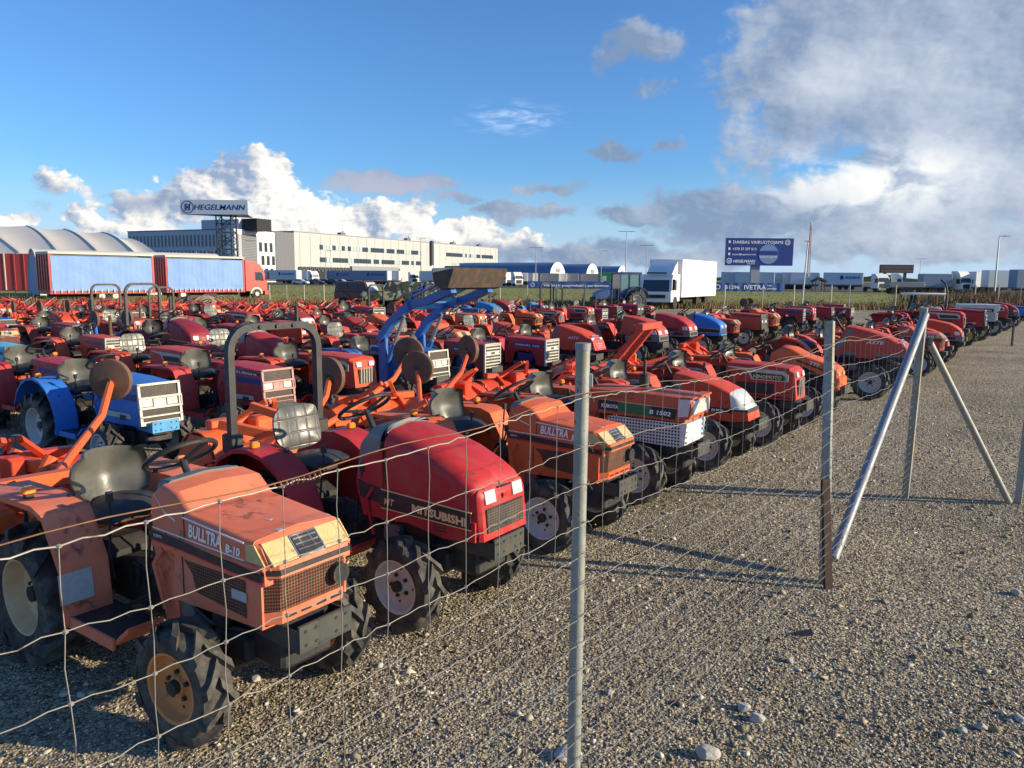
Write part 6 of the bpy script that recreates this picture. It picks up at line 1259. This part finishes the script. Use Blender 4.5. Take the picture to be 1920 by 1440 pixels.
d_ = Vector((.055, .01, 0)); mb.loft([[q1, q1+d_, q1+d_+Vector((0, .008, 0)), q1+Vector((.008, .045, 0)), q1+Vector((0, .045, 0))], [q2, q2+d_, q2+d_+Vector((0, .008, 0)), q2+Vector((.008, .045, 0)), q2+Vector((0, .045, 0))]], brownm); mb.build('stake', F_)
zs = [1.745, 1.575, 1.44, 1.30, 1.185, 1.075, .955, .85, .75, .655, .565, .48, .40, .33, .265, .205, .15, .10]
rw = random.Random(9)
def sagz(s, z0, L, amp): return z0-amp*4*(s/L)*(1-s/L)
def fpos(s):    # s measured along the fence from the post outside the left edge
    return p0+fd*s
LT = (p3-p0).length; seams = [0, 3.3, 6.61, LT]
def zline(z0, s):
    for a, b_ in zip(seams, seams[1:]):
        if a <= s <= b_: L = b_-a; f = (s-a)/L; return z0-.05*(z0/1.75)*4*f*(1-f)
    return z0
nv = 62; sv = [LT*(i+.5)/nv for i in range(nv)]; jz = {}
for k in range(len(zs)):
    wav = [rw.uniform(-.006, .006) for _ in range(nv+1)]
    for i in range(nv): jz[(k, i)] = zline(zs[k], sv[i])+wav[i]
off = Vector((fd.y, -fd.x, 0))*.034
mbh = MB(wirem)
for k in range(len(zs)):
    pts = []; r = .0018 if k == 0 else .0012
    for i in range(nv):
        a = fpos(sv[i])+off+Vector((0, 0, jz[(k, i)])) - p1; pts.append(a)
        if i < nv-1:
            nx = fpos(sv[i+1])+off+Vector((0, 0, jz[(k, i+1)]))-p1
            for f, kz in ((.25, .006), (.5, -.003), (.75, .006)): pts.append(a.lerp(nx, f)+Vector((0, 0, kz*rw.uniform(.0, .9)))+off*rw.uniform(-.1, .1))
    mbh.tube(pts, r, wirem, 6)
    for i in range(nv): q_ = fpos(sv[i])+off+Vector((0, 0, jz[(k, i)]))-p1; mbh.box(q_, (.009, .009, .008), wirem, .002)
for pc in (p1, p2):
    for k in range(len(zs)):
        z = zline(zs[k], (pc-p0).length)+.002; L_ = [(pc-p1)+fd*(.036*math.cos(a_))+off.normalized()*(.035*math.sin(a_))+Vector((0, 0, z+.006*math.sin(a_*2+k))) for a_ in [6.2832*i/14 for i in range(15)]]
        mbh.tube(L_, .0014, wirem, 5); e = L_[3]; mbh.tube([e, e+off*.25+Vector((.004, 0, -.012)), e+off*.3+fd*.01+Vector((0, 0, -.022))], .0014, wirem, 4)
mbh.build('mesh_wires', F_)
mbv = MB(wirem)
for i in range(nv):
    dx = 0; pts = []
    for k in range(len(zs)):
        q_ = fpos(sv[i]+dx)+off*1.0+Vector((0, 0, jz[(k, i)]))-p1; pts.append(q_)
        if k < len(zs)-1: n_ = fpos(sv[i]+dx)+off+Vector((0, 0, jz[(k+1, i)]))-p1; pts.append(q_.lerp(n_, .5)+fd*rw.uniform(-.006, .006))
    mbv.tube(pts, .0011, wirem, 5)
mbv.build('mesh_wires', F_)
# tension wire twisted along the top
mbt = MB(mat('rusty_wire', (.20, .10, .05), .6, .4, var=.4, scale=30, rust=1.)); pts = [fpos(LT*i/90)+off*1.15+Vector((0, 0, zline(1.765, LT*i/90)+.008*math.sin(i*.9)))-p1 for i in range(91)]; mbt.tube(pts, .0016, None, 6)
c0 = fpos(1.45); pts = []
for i in range(60): a = i*.9; pts.append(fpos(2.02+.0022*i)+off+Vector((0, 0, zline(1.75, 2.02)))-p1+off.normalized()*.007*math.cos(a)+Vector((0, 0, .007*math.sin(a))))
mbt.tube(pts, .0016, None, 5); mbt.build('tension_wire', F_)
# lone stake far right
q_ = at(1897, 649); mb = MB(brownm); mb.box((0, 0, .38), (.05, .05, .78)); tag(mb.build('marker_stake', None, tuple(q_)), 'short rusty stake standing alone on the gravel at the right', 'stake')
